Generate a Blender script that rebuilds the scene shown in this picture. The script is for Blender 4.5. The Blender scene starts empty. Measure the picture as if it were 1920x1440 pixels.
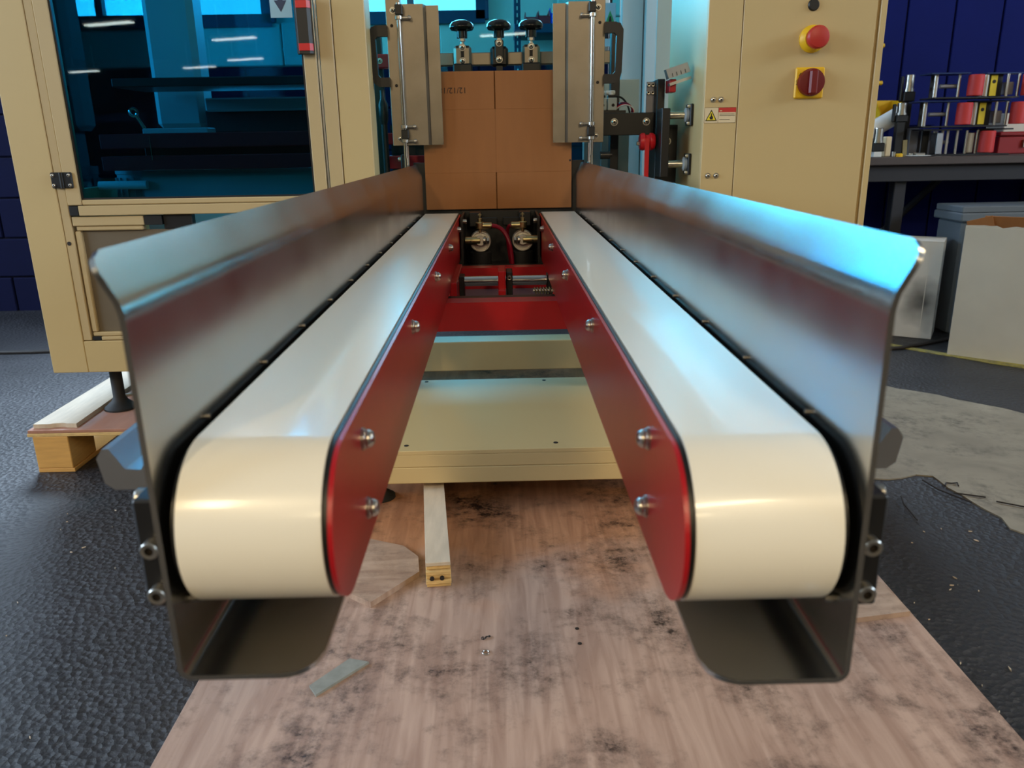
import bpy, bmesh, math, random
import numpy as np
from mathutils import Matrix, Vector

# ------------------------------------------------------------------ camera
F_PX, CAM_H = 1480.0, 0.94
PITCH, YAW, ROLL = math.atan(453 / F_PX), math.radians(0.65), 0.0175
_fw = np.array([math.sin(YAW)*math.cos(PITCH), math.cos(YAW)*math.cos(PITCH), -math.sin(PITCH)])
_r = np.array([math.cos(YAW), -math.sin(YAW), 0.0]); _u = np.cross(_r, _fw)
_c, _s = math.cos(ROLL), math.sin(ROLL)
RT, UP = _c*_r - _s*_u, _s*_r + _c*_u
CAMPOS = np.array([0, 0, CAM_H])
scene = bpy.context.scene
COL = scene.collection
cd = bpy.data.cameras.new('camera'); camo = bpy.data.objects.new('camera', cd); COL.objects.link(camo)
camo.matrix_world = Matrix(((RT[0], UP[0], -_fw[0], 0), (RT[1], UP[1], -_fw[1], 0), (RT[2], UP[2], -_fw[2], CAM_H), (0, 0, 0, 1)))
cd.sensor_width = 36; cd.lens = 36*F_PX/1920; cd.clip_start = 0.02; cd.clip_end = 200
cd.dof.use_dof = True; cd.dof.focus_distance = 1.7; cd.dof.aperture_fstop = 7.5
scene.camera = camo

def ray(u, v): return RT*(u-960)/F_PX + UP*(720-v)/F_PX + _fw
def PY(u, v, Y):                      # point on the plane at distance Y that shows at this pixel
    d = ray(u, v); return tuple(CAMPOS + d*(Y/d[1]))
def PZ(u, v, z):                      # point on a horizontal surface
    d = ray(u, v); return tuple(CAMPOS + d*((z-CAM_H)/d[2]))

# ------------------------------------------------------------------ world, light, exposure
w = bpy.data.worlds.new('sky'); scene.world = w; w.use_nodes = True
bg = w.node_tree.nodes['Background']; bg.inputs[0].default_value = (0.74, 0.90, 1.0, 1); bg.inputs[1].default_value = 3.2
def area(name, loc, size, power, color, direction):
    l = bpy.data.lights.new(name, 'AREA'); l.shape = 'RECTANGLE'; l.size, l.size_y = size; l.energy = power; l.color = color
    o = bpy.data.objects.new(name, l); COL.objects.link(o); o.location = loc
    o.rotation_euler = Vector(direction).to_track_quat('-Z', 'Y').to_euler(); return o
DAY = (0.62, 0.80, 1.0); WARM = (1.0, 0.77, 0.44)
area('daylight_side_window', (-6.2, 1.2, 2.6), (7.0, 1.6), 620, DAY, (1, 0, -0.25))
area('daylight_far_side_window', (7.2, 0.5, 3.0), (4.0, 1.2), 260, DAY, (-1, 0, -0.25))
area('daylight_rear_window', (-0.52, 5.12, 2.28), (0.92, 1.36), 150, DAY, (0, -1, 0))
area('daylight_rear_wide_window', (-2.0, 5.12, 2.28), (1.5, 1.36), 330, DAY, (0, -1, 0))
area('added_rear_right_daylight', (1.2, 5.12, 2.47), (.88, 1.0), 120, DAY, (0, -1, 0))  # added daylight behind the unseen right window, for the guard lip's blue highlight
VS = scene.view_settings
VS.view_transform = 'Standard'; VS.look = 'None'; VS.exposure = -0.05; VS.gamma = 1; VS.use_curve_mapping = False

# ------------------------------------------------------------------ materials
MATS = {}
def nodemat(name):
    m = bpy.data.materials.new(name); m.use_nodes = True; nt = m.node_tree
    return m, nt, nt.nodes['Principled BSDF']
def lin(c): return tuple(((x/255)/12.92 if x/255 <= .04045 else ((x/255+.055)/1.055)**2.4) for x in c) + (1,)
def mat(name, rgb, rough=.5, metal=0., noise=0., nscale=20., bump=0., bscale=60., stretch=(1, 1, 1), coat=0., rvar=0., spec=.5):
    """rgb is an sRGB surface colour; noise = brightness variation; bump = fine relief"""
    m, nt, b = nodemat(name); N, L = nt.nodes, nt.links
    c = lin(rgb); b.inputs['Roughness'].default_value = rough; b.inputs['Metallic'].default_value = metal
    b.inputs['Base Color'].default_value = c; b.inputs['Coat Weight'].default_value = coat; b.inputs['Coat Roughness'].default_value = .08
    b.inputs['Specular IOR Level'].default_value = spec
    tc = N.new('ShaderNodeNewGeometry'); mp = N.new('ShaderNodeMapping'); mp.inputs['Scale'].default_value = stretch
    L.new(tc.outputs['Position'], mp.inputs['Vector'])
    if noise or rvar:
        n = N.new('ShaderNodeTexNoise'); n.inputs['Scale'].default_value = nscale; n.inputs['Detail'].default_value = 6
        L.new(mp.outputs[0], n.inputs['Vector'])
        if noise:
            r = N.new('ShaderNodeMapRange'); r.inputs['From Min'].default_value = .25; r.inputs['From Max'].default_value = .75
            r.inputs['To Min'].default_value = 1-noise; r.inputs['To Max'].default_value = 1+noise; L.new(n.outputs[0], r.inputs[0])
            mx = N.new('ShaderNodeVectorMath'); mx.operation = 'SCALE'; mx.inputs[0].default_value = c[:3]
            L.new(r.outputs[0], mx.inputs['Scale']); L.new(mx.outputs[0], b.inputs['Base Color'])
        if rvar:
            r = N.new('ShaderNodeMapRange'); r.inputs['To Min'].default_value = rough-rvar; r.inputs['To Max'].default_value = rough+rvar
            L.new(n.outputs[0], r.inputs[0]); L.new(r.outputs[0], b.inputs['Roughness'])
    if bump:
        n2 = N.new('ShaderNodeTexNoise'); n2.inputs['Scale'].default_value = bscale; n2.inputs['Detail'].default_value = 4
        L.new(mp.outputs[0], n2.inputs['Vector']); bp = N.new('ShaderNodeBump'); bp.inputs['Strength'].default_value = bump
        bp.inputs['Distance'].default_value = .002; L.new(n2.outputs[0], bp.inputs['Height']); L.new(bp.outputs[0], b.inputs['Normal'])
    MATS[name] = m; return m
mat('cream', (194, 170, 121), .42, bump=.06, bscale=300, noise=.02, nscale=3)
mat('cream_profile', (186, 163, 120), .45, bump=.05, bscale=300)
mat('grey_panel', (104, 92, 74), .5, noise=.04)
mat('steel', (180, 178, 174), .23, 1, noise=.05, nscale=9, rvar=.09)
mat('gate_steel', (142, 134, 122), .42, 1, noise=.12, nscale=14, rvar=.08)
mat('chrome', (205, 202, 195), .16, 1)
mat('bolt_steel', (192, 188, 180), .3, 1)
mat('satin_steel', (196, 192, 184), .45, 1)
mat('dull_screw', (110, 106, 100), .45, 1)
mat('alu', (178, 180, 184), .38, 1, noise=.05)
mat('brass', (186, 172, 128), .3, 1)
mat('belt_white', (238, 234, 222), .30, noise=.012, nscale=5, coat=.22)
mat('red_paint', (168, 16, 26), .34, bump=.10, bscale=260, noise=.05, nscale=30)
mat('red_plastic', (200, 26, 34), .35)
mat('red_hose', (120, 6, 34), .3)
mat('black', (16, 16, 17), .45)
mat('black_gloss', (10, 10, 12), .22)
mat('black_metal', (22, 22, 24), .38, bump=.05, bscale=300)
mat('rubber', (24, 24, 25), .7)
mat('yellow', (226, 178, 20), .45)
mat('dark_red', (108, 10, 14), .4)
mat('estop_red', (178, 44, 36), .4)
mat('label_white', (214, 196, 160), .6)
mat('label_red', (186, 44, 34), .6)
mat('label_yellow', (226, 204, 40), .6)
mat('ink', (32, 24, 18), .7)
mat('cardboard', (150, 96, 50), .75, noise=.05, nscale=45, stretch=(1, 1, .15), bump=.12, bscale=90)
mat('cardboard_edge', (130, 84, 40), .85, noise=.2, nscale=200)
mat('navy_wall', (8, 12, 46), .85, noise=.08, nscale=8, bump=.3, bscale=70, spec=.15)
mat('navy_board', (13, 24, 92), .8, noise=.07, nscale=6, bump=.1, bscale=40, spec=.15)
mat('navy_dark', (18, 26, 66), .7)
mat('white_wall', (214, 212, 202), .7, noise=.04, nscale=9, bump=.3, bscale=60)
mat('ceiling', (120, 118, 112), .8)
mat('hall', (150, 146, 138), .8, noise=.08, nscale=2)
mat('frame_blue', (34, 52, 84), .5)
mat('timber', (206, 156, 84), .6, noise=.1, nscale=14, stretch=(1, 1, 8), bump=.1)
mat('ply_edge', (206, 172, 112), .7, noise=.25, nscale=160, stretch=(.3, .3, 1.6))
mat('ply_pale', (196, 180, 158), .7, noise=.12, nscale=12, stretch=(6, 1, 1), bump=.1)
mat('ply_red', (168, 120, 100), .42, noise=.1, nscale=10, stretch=(5, 1, 1))
mat('grey_stick', (130, 132, 126), .8, noise=.14, nscale=60)
mat('white_card', (206, 200, 190), .7, noise=.05, nscale=7)
mat('grey_plastic', (92, 100, 108), .5)
mat('bench_top', (70, 60, 58), .5, noise=.15, nscale=10)
mat('bench_dark', (26, 26, 34), .6)
mat('roller_red', (190, 48, 48), .55)
mat('white_plastic', (222, 222, 220), .45)
mat('grey_block', (128, 128, 136), .45, .3)
mat('blue_bin', (24, 50, 190), .45)
mat('red_bin', (176, 24, 44), .45)
mat('tool_red', (140, 18, 20), .4)
mat('plate_blue', (40, 56, 96), .35, .6)
mat('interior_grey', (186, 192, 190), .5)
mat('motor_grey', (150, 158, 160), .5, bump=.1)
mat('wire_dark', (38, 32, 30), .6)
mat('green_sign', (40, 150, 96), .6)
mat('sky_sticker', (150, 190, 210), .6)
mat('grime', (28, 24, 22), .6)

def glass(name, tint, tint2=None):
    m, nt, b = nodemat(name); N, L = nt.nodes, nt.links; N.remove(b)
    out = N['Material Output']; tr = N.new('ShaderNodeBsdfTransparent'); tr.inputs[0].default_value = tint
    gl = N.new('ShaderNodeBsdfGlossy'); gl.inputs['Roughness'].default_value = .015
    fr = N.new('ShaderNodeFresnel'); fr.inputs[0].default_value = 1.5
    mx = N.new('ShaderNodeMixShader'); L.new(fr.outputs[0], mx.inputs[0]); L.new(tr.outputs[0], mx.inputs[1]); L.new(gl.outputs[0], mx.inputs[2])
    L.new(mx.outputs[0], out.inputs[0]); MATS[name] = m
glass('tinted_pane', (0.22, 0.60, 0.74, 1)); glass('tinted_pane_rear', (0.30, 0.76, 0.86, 1))
def emit(name, col, s):
    m, nt, b = nodemat(name); b.inputs['Emission Color'].default_value = col; b.inputs['Emission Strength'].default_value = s
    b.inputs['Base Color'].default_value = (.8, .8, .8, 1); MATS[name] = m
emit('tube', (1, .93, .78, 1), 14)

def floor_mat():
    m, nt, b = nodemat('asphalt'); N, L = nt.nodes, nt.links
    g = N.new('ShaderNodeNewGeometry')
    n1 = N.new('ShaderNodeTexNoise'); n1.inputs['Scale'].default_value = 2.2; n1.inputs['Detail'].default_value = 6
    n2 = N.new('ShaderNodeTexNoise'); n2.inputs['Scale'].default_value = 60; n2.inputs['Detail'].default_value = 8; n2.inputs['Roughness'].default_value = .65
    v = N.new('ShaderNodeTexVoronoi'); v.inputs['Scale'].default_value = 75
    v2 = N.new('ShaderNodeTexVoronoi'); v2.inputs['Scale'].default_value = 120
    for n in (n1, n2, v, v2): L.new(g.outputs['Position'], n.inputs['Vector'])
    r = N.new('ShaderNodeValToRGB'); r.color_ramp.elements[0].position = .3; r.color_ramp.elements[0].color = lin((29, 28, 31))
    r.color_ramp.elements[1].position = .72; r.color_ramp.elements[1].color = lin((50, 49, 53)); L.new(n1.outputs[0], r.inputs[0])
    sp = N.new('ShaderNodeValToRGB'); sp.color_ramp.elements[0].position = .06; sp.color_ramp.elements[0].color = (1, 1, 1, 1)
    sp.color_ramp.elements[1].position = .11; sp.color_ramp.elements[1].color = (0, 0, 0, 1); L.new(v2.outputs['Distance'], sp.inputs[0])
    gate = N.new('ShaderNodeMath'); gate.operation = 'GREATER_THAN'; gate.inputs[1].default_value = .56; L.new(n2.outputs[0], gate.inputs[0])
    mm = N.new('ShaderNodeMath'); mm.operation = 'MULTIPLY'; L.new(sp.outputs[0], mm.inputs[0]); L.new(gate.outputs[0], mm.inputs[1])
    mx = N.new('ShaderNodeMixRGB'); mx.inputs[2].default_value = lin((150, 150, 152)); L.new(mm.outputs[0], mx.inputs[0]); L.new(r.outputs[0], mx.inputs[1])
    L.new(mx.outputs[0], b.inputs['Base Color']); b.inputs['Roughness'].default_value = .5
    ad = N.new('ShaderNodeMath'); ad.operation = 'MULTIPLY_ADD'; ad.inputs[1].default_value = 1.1; L.new(v.outputs['Distance'], ad.inputs[0]); L.new(n2.outputs[0], ad.inputs[2])
    bp = N.new('ShaderNodeBump'); bp.inputs['Strength'].default_value = .5; bp.inputs['Distance'].default_value = .009
    L.new(ad.outputs[0], bp.inputs['Height']); L.new(bp.outputs[0], b.inputs['Normal']); MATS['asphalt'] = m
floor_mat()
def stained(name, c1, c2, stain, grain=(1, 12, 1), rough=.55, amount=.5, sscale=5.):
    """bare sheet: two tones of grain and irregular dark stains"""
    m, nt, b = nodemat(name); N, L = nt.nodes, nt.links; g = N.new('ShaderNodeNewGeometry')
    mp = N.new('ShaderNodeMapping'); mp.inputs['Scale'].default_value = grain; L.new(g.outputs['Position'], mp.inputs['Vector'])
    n1 = N.new('ShaderNodeTexNoise'); n1.inputs['Scale'].default_value = 5; n1.inputs['Detail'].default_value = 8; n1.inputs['Distortion'].default_value = .6; L.new(mp.outputs[0], n1.inputs['Vector'])
    r = N.new('ShaderNodeValToRGB'); r.color_ramp.elements[0].position = .34; r.color_ramp.elements[0].color = lin(c1)
    r.color_ramp.elements[1].position = .66; r.color_ramp.elements[1].color = lin(c2); L.new(n1.outputs[0], r.inputs[0])
    n2 = N.new('ShaderNodeTexNoise'); n2.inputs['Scale'].default_value = sscale; n2.inputs['Detail'].default_value = 9; n2.inputs['Roughness'].default_value = .72; L.new(g.outputs['Position'], n2.inputs['Vector'])
    n3 = N.new('ShaderNodeTexNoise'); n3.inputs['Scale'].default_value = sscale*7; n3.inputs['Detail'].default_value = 6; n3.inputs['Roughness'].default_value = .7; L.new(g.outputs['Position'], n3.inputs['Vector'])
    a = N.new('ShaderNodeMapRange'); a.inputs['From Min'].default_value = .47; a.inputs['From Max'].default_value = .70; a.inputs['To Max'].default_value = amount; L.new(n2.outputs[0], a.inputs[0])
    c = N.new('ShaderNodeMapRange'); c.inputs['From Min'].default_value = .40; c.inputs['From Max'].default_value = .66; c.inputs['To Min'].default_value = .25; c.inputs['To Max'].default_value = 1.25; L.new(n3.outputs[0], c.inputs[0])
    k = N.new('ShaderNodeMath'); k.operation = 'MULTIPLY'; k.use_clamp = True; L.new(a.outputs[0], k.inputs[0]); L.new(c.outputs[0], k.inputs[1])
    mx = N.new('ShaderNodeMixRGB'); mx.inputs[2].default_value = lin(stain); L.new(k.outputs[0], mx.inputs[0]); L.new(r.outputs[0], mx.inputs[1])
    L.new(mx.outputs[0], b.inputs['Base Color']); b.inputs['Roughness'].default_value = rough
    bp = N.new('ShaderNodeBump'); bp.inputs['Strength'].default_value = .15; bp.inputs['Distance'].default_value = .003; L.new(n3.outputs[0], bp.inputs['Height']); L.new(bp.outputs[0], b.inputs['Normal'])
    MATS[name] = m
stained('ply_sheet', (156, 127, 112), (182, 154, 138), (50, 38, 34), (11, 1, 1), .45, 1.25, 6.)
def varnish_warm_light():                     # orange far half: partly varnished, partly warm light painted into the colour, noisy edge
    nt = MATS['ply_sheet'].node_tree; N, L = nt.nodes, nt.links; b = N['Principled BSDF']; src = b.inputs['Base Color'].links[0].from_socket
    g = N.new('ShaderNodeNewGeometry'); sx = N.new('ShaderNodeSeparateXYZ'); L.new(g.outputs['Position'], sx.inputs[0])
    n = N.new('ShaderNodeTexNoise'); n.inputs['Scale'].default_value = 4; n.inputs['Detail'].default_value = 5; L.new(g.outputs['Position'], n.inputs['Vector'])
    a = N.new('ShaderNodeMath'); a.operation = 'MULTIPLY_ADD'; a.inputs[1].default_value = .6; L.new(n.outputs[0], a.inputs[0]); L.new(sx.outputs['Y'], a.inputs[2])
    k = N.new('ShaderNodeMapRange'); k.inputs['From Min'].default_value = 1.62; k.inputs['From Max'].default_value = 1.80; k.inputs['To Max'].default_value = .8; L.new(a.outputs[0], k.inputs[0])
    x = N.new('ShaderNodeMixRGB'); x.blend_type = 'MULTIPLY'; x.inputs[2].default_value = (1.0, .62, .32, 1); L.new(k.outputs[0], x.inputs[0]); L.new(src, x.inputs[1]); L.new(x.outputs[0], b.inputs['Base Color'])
varnish_warm_light()
stained('scrap_ply', (150, 122, 104), (178, 152, 132), (84, 70, 64), (2, 9, 1), .6, .6, 14.)
stained('concrete', (122, 114, 100), (142, 134, 118), (62, 55, 48), (1, 1, 1), .75, .9, 5.)
stained('worn_yellow', (176, 160, 60), (150, 140, 84), (70, 68, 66), (1, 1, 1), .7, 1.2, 16.)
stained('stained_card', (206, 200, 192), (214, 208, 200), (20, 20, 22), (1, 1, 1), .7, .12, 5.)
SOOT = MATS['stained_card']

# ------------------------------------------------------------------ mesh builder
class MB:
    def __init__(s): s.v, s.f = [], []
    def add(s, v, f):
        o = len(s.v); s.v += [tuple(map(float, p)) for p in v]; s.f += [tuple(i+o for i in q) for q in f]; return s
    def box(s, x0, x1, y0, y1, z0, z1, b=0.0):
        x0, x1 = min(x0, x1), max(x0, x1); y0, y1 = min(y0, y1), max(y0, y1); z0, z1 = min(z0, z1), max(z0, z1)
        b = min(b, (x1-x0)*.45, (y1-y0)*.45, (z1-z0)*.45)
        if b <= 0:
            v = [(x, y, z) for x in (x0, x1) for y in (y0, y1) for z in (z0, z1)]
            return s.add(v, [(0, 1, 3, 2), (4, 6, 7, 5), (0, 4, 5, 1), (2, 3, 7, 6), (0, 2, 6, 4), (1, 5, 7, 3)])
        bm = bmesh.new(); bmesh.ops.create_cube(bm, size=1)
        for q in bm.verts: q.co = ((x0+x1)/2+q.co.x*(x1-x0), (y0+y1)/2+q.co.y*(y1-y0), (z0+z1)/2+q.co.z*(z1-z0))
        bmesh.ops.bevel(bm, geom=bm.edges[:], offset=b, segments=1, profile=.5, affect='EDGES')
        bm.verts.index_update(); s.add([q.co[:] for q in bm.verts], [[q.index for q in f.verts] for f in bm.faces]); bm.free(); return s
    def prism(s, poly, axis, a0, a1):
        """polygon in the two other axes (cyclic order), swept from a0 to a1"""
        n = len(poly)
        def put(p, a): return {'x': (a, p[0], p[1]), 'y': (p[0], a, p[1]), 'z': (p[0], p[1], a)}[axis]
        v = [put(p, a0) for p in poly] + [put(p, a1) for p in poly]
        return s.add(v, [tuple(range(n))[::-1], tuple(range(n, 2*n))] + [(i, (i+1) % n, n+(i+1) % n, n+i) for i in range(n)])
    def lathe(s, prof, c, axis='z', n=24):
        """profile (radius, height) turned about an axis through c"""
        def put(r, h, a):
            p, q = r*math.cos(a), r*math.sin(a)
            d = {'z': (p, q, h), 'y': (p, h, q), 'x': (h, p, q)}[axis]
            return (c[0]+d[0], c[1]+d[1], c[2]+d[2])
        v = [put(r, h, 2*math.pi*i/n) for r, h in prof for i in range(n)]; m = len(prof)
        f = [(j*n+i, j*n+(i+1) % n, (j+1)*n+(i+1) % n, (j+1)*n+i) for j in range(m-1) for i in range(n)]
        f += [tuple(range(n))[::-1], tuple(range((m-1)*n, m*n))]
        return s.add(v, f)
    def cyl(s, c, r, h, axis='z', n=24, b=0.0):
        b = min(b, abs(h)*.4, r*.5)
        if b: return s.lathe([(r-b, 0), (r, b), (r, h-b), (r-b, h)], c, axis, n)
        return s.lathe([(r, 0), (r, h)], c, axis, n)
    def tube(s, pts, r, n=10):
        pts = [Vector(p) for p in pts]; rings = []; up = Vector((0.13, 0.29, .95))
        for i, p in enumerate(pts):
            t = (pts[min(i+1, len(pts)-1)]-pts[max(i-1, 0)]).normalized(); a = t.cross(up)
            if a.length < .1: a = t.cross(Vector((1, 0, 0)))
            a.normalize(); b = t.cross(a); rings.append([p+a*r*math.cos(2*math.pi*k/n)+b*r*math.sin(2*math.pi*k/n) for k in range(n)])
        v = [q for g in rings for q in g]; m = len(pts)
        return s.add(v, [(j*n+i, j*n+(i+1) % n, (j+1)*n+(i+1) % n, (j+1)*n+i) for j in range(m-1) for i in range(n)] + [tuple(range(n))[::-1], tuple(range((m-1)*n, m*n))])
    def xf(s, M): s.v = [tuple(M @ Vector(p)) for p in s.v]; return s
    def rotz(s, a, c): return s.xf(Matrix.Translation(c) @ Matrix.Rotation(a, 4, 'Z') @ Matrix.Translation([-k for k in c]))
    def rot(s, a, ax, c): return s.xf(Matrix.Translation(c) @ Matrix.Rotation(a, 4, ax) @ Matrix.Translation([-k for k in c]))
WL = {}
def mesh_of(mb, name, smooth=35, origin=(0, 0, 0)):
    me = bpy.data.meshes.new(name); me.from_pydata([(p[0]-origin[0], p[1]-origin[1], p[2]-origin[2]) for p in mb.v], [], mb.f); me.update()
    bm = bmesh.new(); bm.from_mesh(me); bmesh.ops.recalc_face_normals(bm, faces=bm.faces); bm.to_mesh(me); bm.free()
    if smooth:
        me.polygons.foreach_set('use_smooth', [True]*len(me.polygons)); me.set_sharp_from_angle(angle=math.radians(smooth))
    return me
def tag(o, label=None, cat=None, group=None, kind=None):
    for k, v in (('label', label), ('category', cat), ('group', group), ('kind', kind)):
        if v: o[k] = v
    return o
def link(o, loc, parent):
    COL.objects.link(o); WL[o] = Vector(loc)
    if parent: o.parent = parent; o.location = Vector(loc)-WL[parent]
    else: o.location = loc
    return o
def obj(name, mb, m, parent=None, label=None, cat=None, group=None, kind=None, smooth=35):
    v = np.array(mb.v); lo, hi = v.min(0), v.max(0); org = ((lo[0]+hi[0])/2, (lo[1]+hi[1])/2, lo[2])
    me = mesh_of(mb, name, smooth, org); me.materials.append(MATS[m] if isinstance(m, str) else m)
    return tag(link(bpy.data.objects.new(name, me), org, parent), label, cat, group, kind)
def root(name, loc, label, cat, group=None):
    o = bpy.data.objects.new(name, None); o.empty_display_size = .1
    return tag(link(o, loc, None), label, cat, group)
DIRS = {'+z': (0, 0, 0), '-z': (math.pi, 0, 0), '-y': (math.pi/2, 0, 0), '+y': (-math.pi/2, 0, 0), '+x': (0, math.pi/2, 0), '-x': (0, -math.pi/2, 0)}
PIECES = {}
def piece(kind, name, loc, d, parent, scale=1.0):
    """a small fixing: shared mesh, standing at loc and pointing in direction d"""
    me = PIECES[kind]; o = bpy.data.objects.new(name, me); link(o, loc, parent); o.rotation_euler = DIRS[d]; o.scale = (scale,)*3; return o
def make_pieces():
    def put(k, mb, m, hole=0):
        me = mesh_of(mb, k); me.materials.append(MATS[m]); PIECES[k] = me
        if hole:                         # dark socket: end cap and the last ring of the turned profile
            me.materials.append(MATS['ink']); N = len(me.polygons)
            for i in [N-1]+list(range(N-2-hole, N-2)): me.polygons[i].material_index = 1
    a = MB(); a.cyl((0, 0, 0), .0095, .0016, n=20); a.cyl((0, 0, .0016), .0085, .0016, n=20, b=.0004)
    a.lathe([(.0072, .0032), (.0076, .0045), (.0074, .0060), (.0066, .0078), (.0052, .0092), (.0032, .0101), (.0010, .0104)], (0, 0, 0), n=20); put('dome', a, 'bolt_steel')
    a = MB(); a.lathe([(.0062, 0), (.0068, .0006), (.0068, .0092), (.0062, .010), (.0040, .010), (.0034, .0098), (.0034, .0055)], (0, 0, 0), n=20); put('socket', a, 'bolt_steel', 20)
    a = MB(); a.cyl((0, 0, 0), .0085, .0012, n=20); a.lathe([(.0062, .0012), (.0062, .004), (.0046, .006), (.0026, .0064), (.0022, .0042)], (0, 0, 0), n=16); put('panel_screw', a, 'bolt_steel', 16)
    a = MB(); a.lathe([(.0030, 0), (.0030, .004), (.0022, .0052)], (0, 0, 0), n=8); put('grub', a, 'dull_screw')
    a = MB(); a.cyl((0, 0, 0), .0028, .020, n=10); a.lathe([(.0030, .020), (.0058, .021), (.0058, .026), (.0040, .0285)], (0, 0, 0), n=12); put('thumb', a, 'bolt_steel')
    a = MB(); a.lathe([(.0045, 0), (.0045, .0008), (.003, .0009)], (0, 0, 0), n=10); put('hole', a, 'ink')
make_pieces()
def text(name, body, size, loc, rot, m, parent):
    c = bpy.data.curves.new(name, 'FONT'); c.body = body; c.size = size; c.extrude = .0002; c.align_x = 'CENTER'; c.align_y = 'CENTER'
    t = bpy.data.objects.new(name, c); COL.objects.link(t); dg = bpy.context.evaluated_depsgraph_get()
    me = bpy.data.meshes.new_from_object(t.evaluated_get(dg)); bpy.data.objects.remove(t); me.materials.clear(); me.materials.append(MATS[m])
    o = bpy.data.objects.new(name, me); link(o, loc, parent); o.rotation_euler = rot; return o

# ------------------------------------------------------------------ the hall
def struct(name, mb, m, parent=None, label=None): return obj(name, mb, m, parent, label=label, kind=None if parent else 'structure')
YB = 4.85
struct('floor', MB().box(-16, 10, -28, 5.2, -.1, 0), 'asphalt', label='dark grey speckled workshop floor')
struct('ceiling', MB().box(-16, 10, -28, 5.2, 4.2, 4.3), 'ceiling')
struct('wall_front', MB().box(-16, 10, -28.2, -28, 0, 4.2), 'hall')
# left wall with a long window opening
wl = MB(); wl.box(-6.1, -5.9, -4, 5.2, 0, 1.7); wl.box(-6.1, -5.9, -4, 5.2, 3.5, 4.2); wl.box(-6.1, -5.9, -4, -2.4, 1.7, 3.5); wl.box(-6.1, -5.9, 4.8, 5.2, 1.7, 3.5); wl.box(-16, -15.8, -28, -4, 0, 4.2); wl.box(-16, -5.9, -4.1, -4, 0, 4.2)
struct('wall_left', wl, 'hall')
wr = MB(); wr.box(6.9, 7.1, -28, 5.2, 0, 2.3); wr.box(6.9, 7.1, -28, 5.2, 3.7, 4.2); wr.box(6.9, 7.1, -28, -1.6, 2.3, 3.7); wr.box(6.9, 7.1, 2.6, 5.2, 2.3, 3.7)
struct('wall_right', wr, 'hall')
wf = MB()
for y in (-2.4, -.6, 1.2, 3.0, 4.75): wf.box(-6.06, -5.98, y, y+.06, 1.7, 3.5)
for z in (1.7, 2.6, 3.45): wf.box(-6.05, -5.99, -2.4, 4.8, z, z+.05)
struct('window_1', wf, 'frame_blue')
wf = MB()
for y in (-1.6, .4, 2.54): wf.box(6.95, 7.05, y, y+.06, 2.3, 3.7)
struct('window_2', wf, 'frame_blue')
# back wall with the window seen above the carton
WX0, WX1, WZ0, WZ1 = -.98, -.06, 1.60, 3.0
AX0, AX1 = -2.75, -1.25; BX0, BX1, BZ0 = .75, 1.65, 1.95
ZP = 1.372                            # navy paint below this height, white above
wb = MB(); wb.box(-6, AX0, YB, YB+.2, 0, 4.2); wb.box(AX0, 7, YB, YB+.2, 0, ZP); wb.box(1.75, 7, YB, YB+.2, ZP, 4.2); wb.box(AX0, AX1, YB, YB+.2, ZP, WZ0); wb.box(AX0, AX1, YB, YB+.2, WZ1, 4.2)
ww = MB(); ww.box(AX1, WX0, YB, YB+.2, ZP, 4.2); ww.box(WX1, BX0, YB, YB+.2, ZP, 4.2); ww.box(BX1, 1.75, YB, YB+.2, ZP, 4.2); ww.box(BX0, BX1, YB, YB+.2, ZP, BZ0); ww.box(BX0, BX1, YB, YB+.2, WZ1, 4.2); ww.box(WX0, WX1, YB, YB+.2, ZP, WZ0); ww.box(WX0, WX1, YB, YB+.2, WZ1, 4.2)
struct('wall_back_upper', ww, 'white_wall', label='white painted upper part of the back wall around the window')
wallb = struct('wall_back', wb, 'navy_dark', label='back wall of navy and white painted blockwork')
blk = {}
for key, m in (('n', 'navy_wall'), ('w', 'white_wall')):
    me = mesh_of(MB().box(-.217, .217, -.035, .02, -.1125, .1125, .006), 'block'); me.materials.append(MATS[m]); blk[key] = me
rnd = random.Random(3)
for r in range(0, 15):
    z = .1-.0125+.233*r + .003
    for c in range(-9, 6):
        x = c*.442 + (.221 if r % 2 else 0) - .1
        if x < -3.7 or x > 1.75: continue
        if WX0-.2 < x < WX1+.2 and WZ0-.05 < z < WZ1+.1: continue
        if AX0-.2 < x < AX1+.2 and WZ0-.05 < z < WZ1+.1: continue
        if BX0-.2 < x < BX1+.2 and z > BZ0-.05: continue
        k = 'w' if (x > -1.5 and z > 1.42) else 'n'
        o = bpy.data.objects.new('block', blk[k]); link(o, (x, YB+.012-rnd.random()*.003, z), wallb)
win = struct('window_3', MB().box(WX0, WX1, YB-.06, YB+.16, WZ0-.02, WZ0+.045).box(WX1-.05, WX1+.02, YB-.06, YB+.16, WZ0, WZ1).box(WX0-.02, WX0+.05, YB-.06, YB+.16, WZ0, WZ1).box(WX0, WX1, YB-.06, YB+.16, WZ1-.05, WZ1+.02).box(-.5, -.46, YB+.05, YB+.1, WZ0, WZ1), 'frame_blue', label='bright daylight window with dark blue frame')
struct('window_4', MB().box(AX0, AX1, YB-.04, YB+.16, WZ0-.02, WZ0+.045).box(AX1-.05, AX1+.02, YB-.04, YB+.16, WZ0, WZ1).box(AX0-.02, AX0+.05, YB-.04, YB+.16, WZ0, WZ1).box(AX0, AX1, YB-.04, YB+.16, WZ1-.05, WZ1+.02).box(-2.02, -1.98, YB+.05, YB+.1, WZ0, WZ1), 'frame_blue', label='wide daylight window seen through the blue door')
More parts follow.
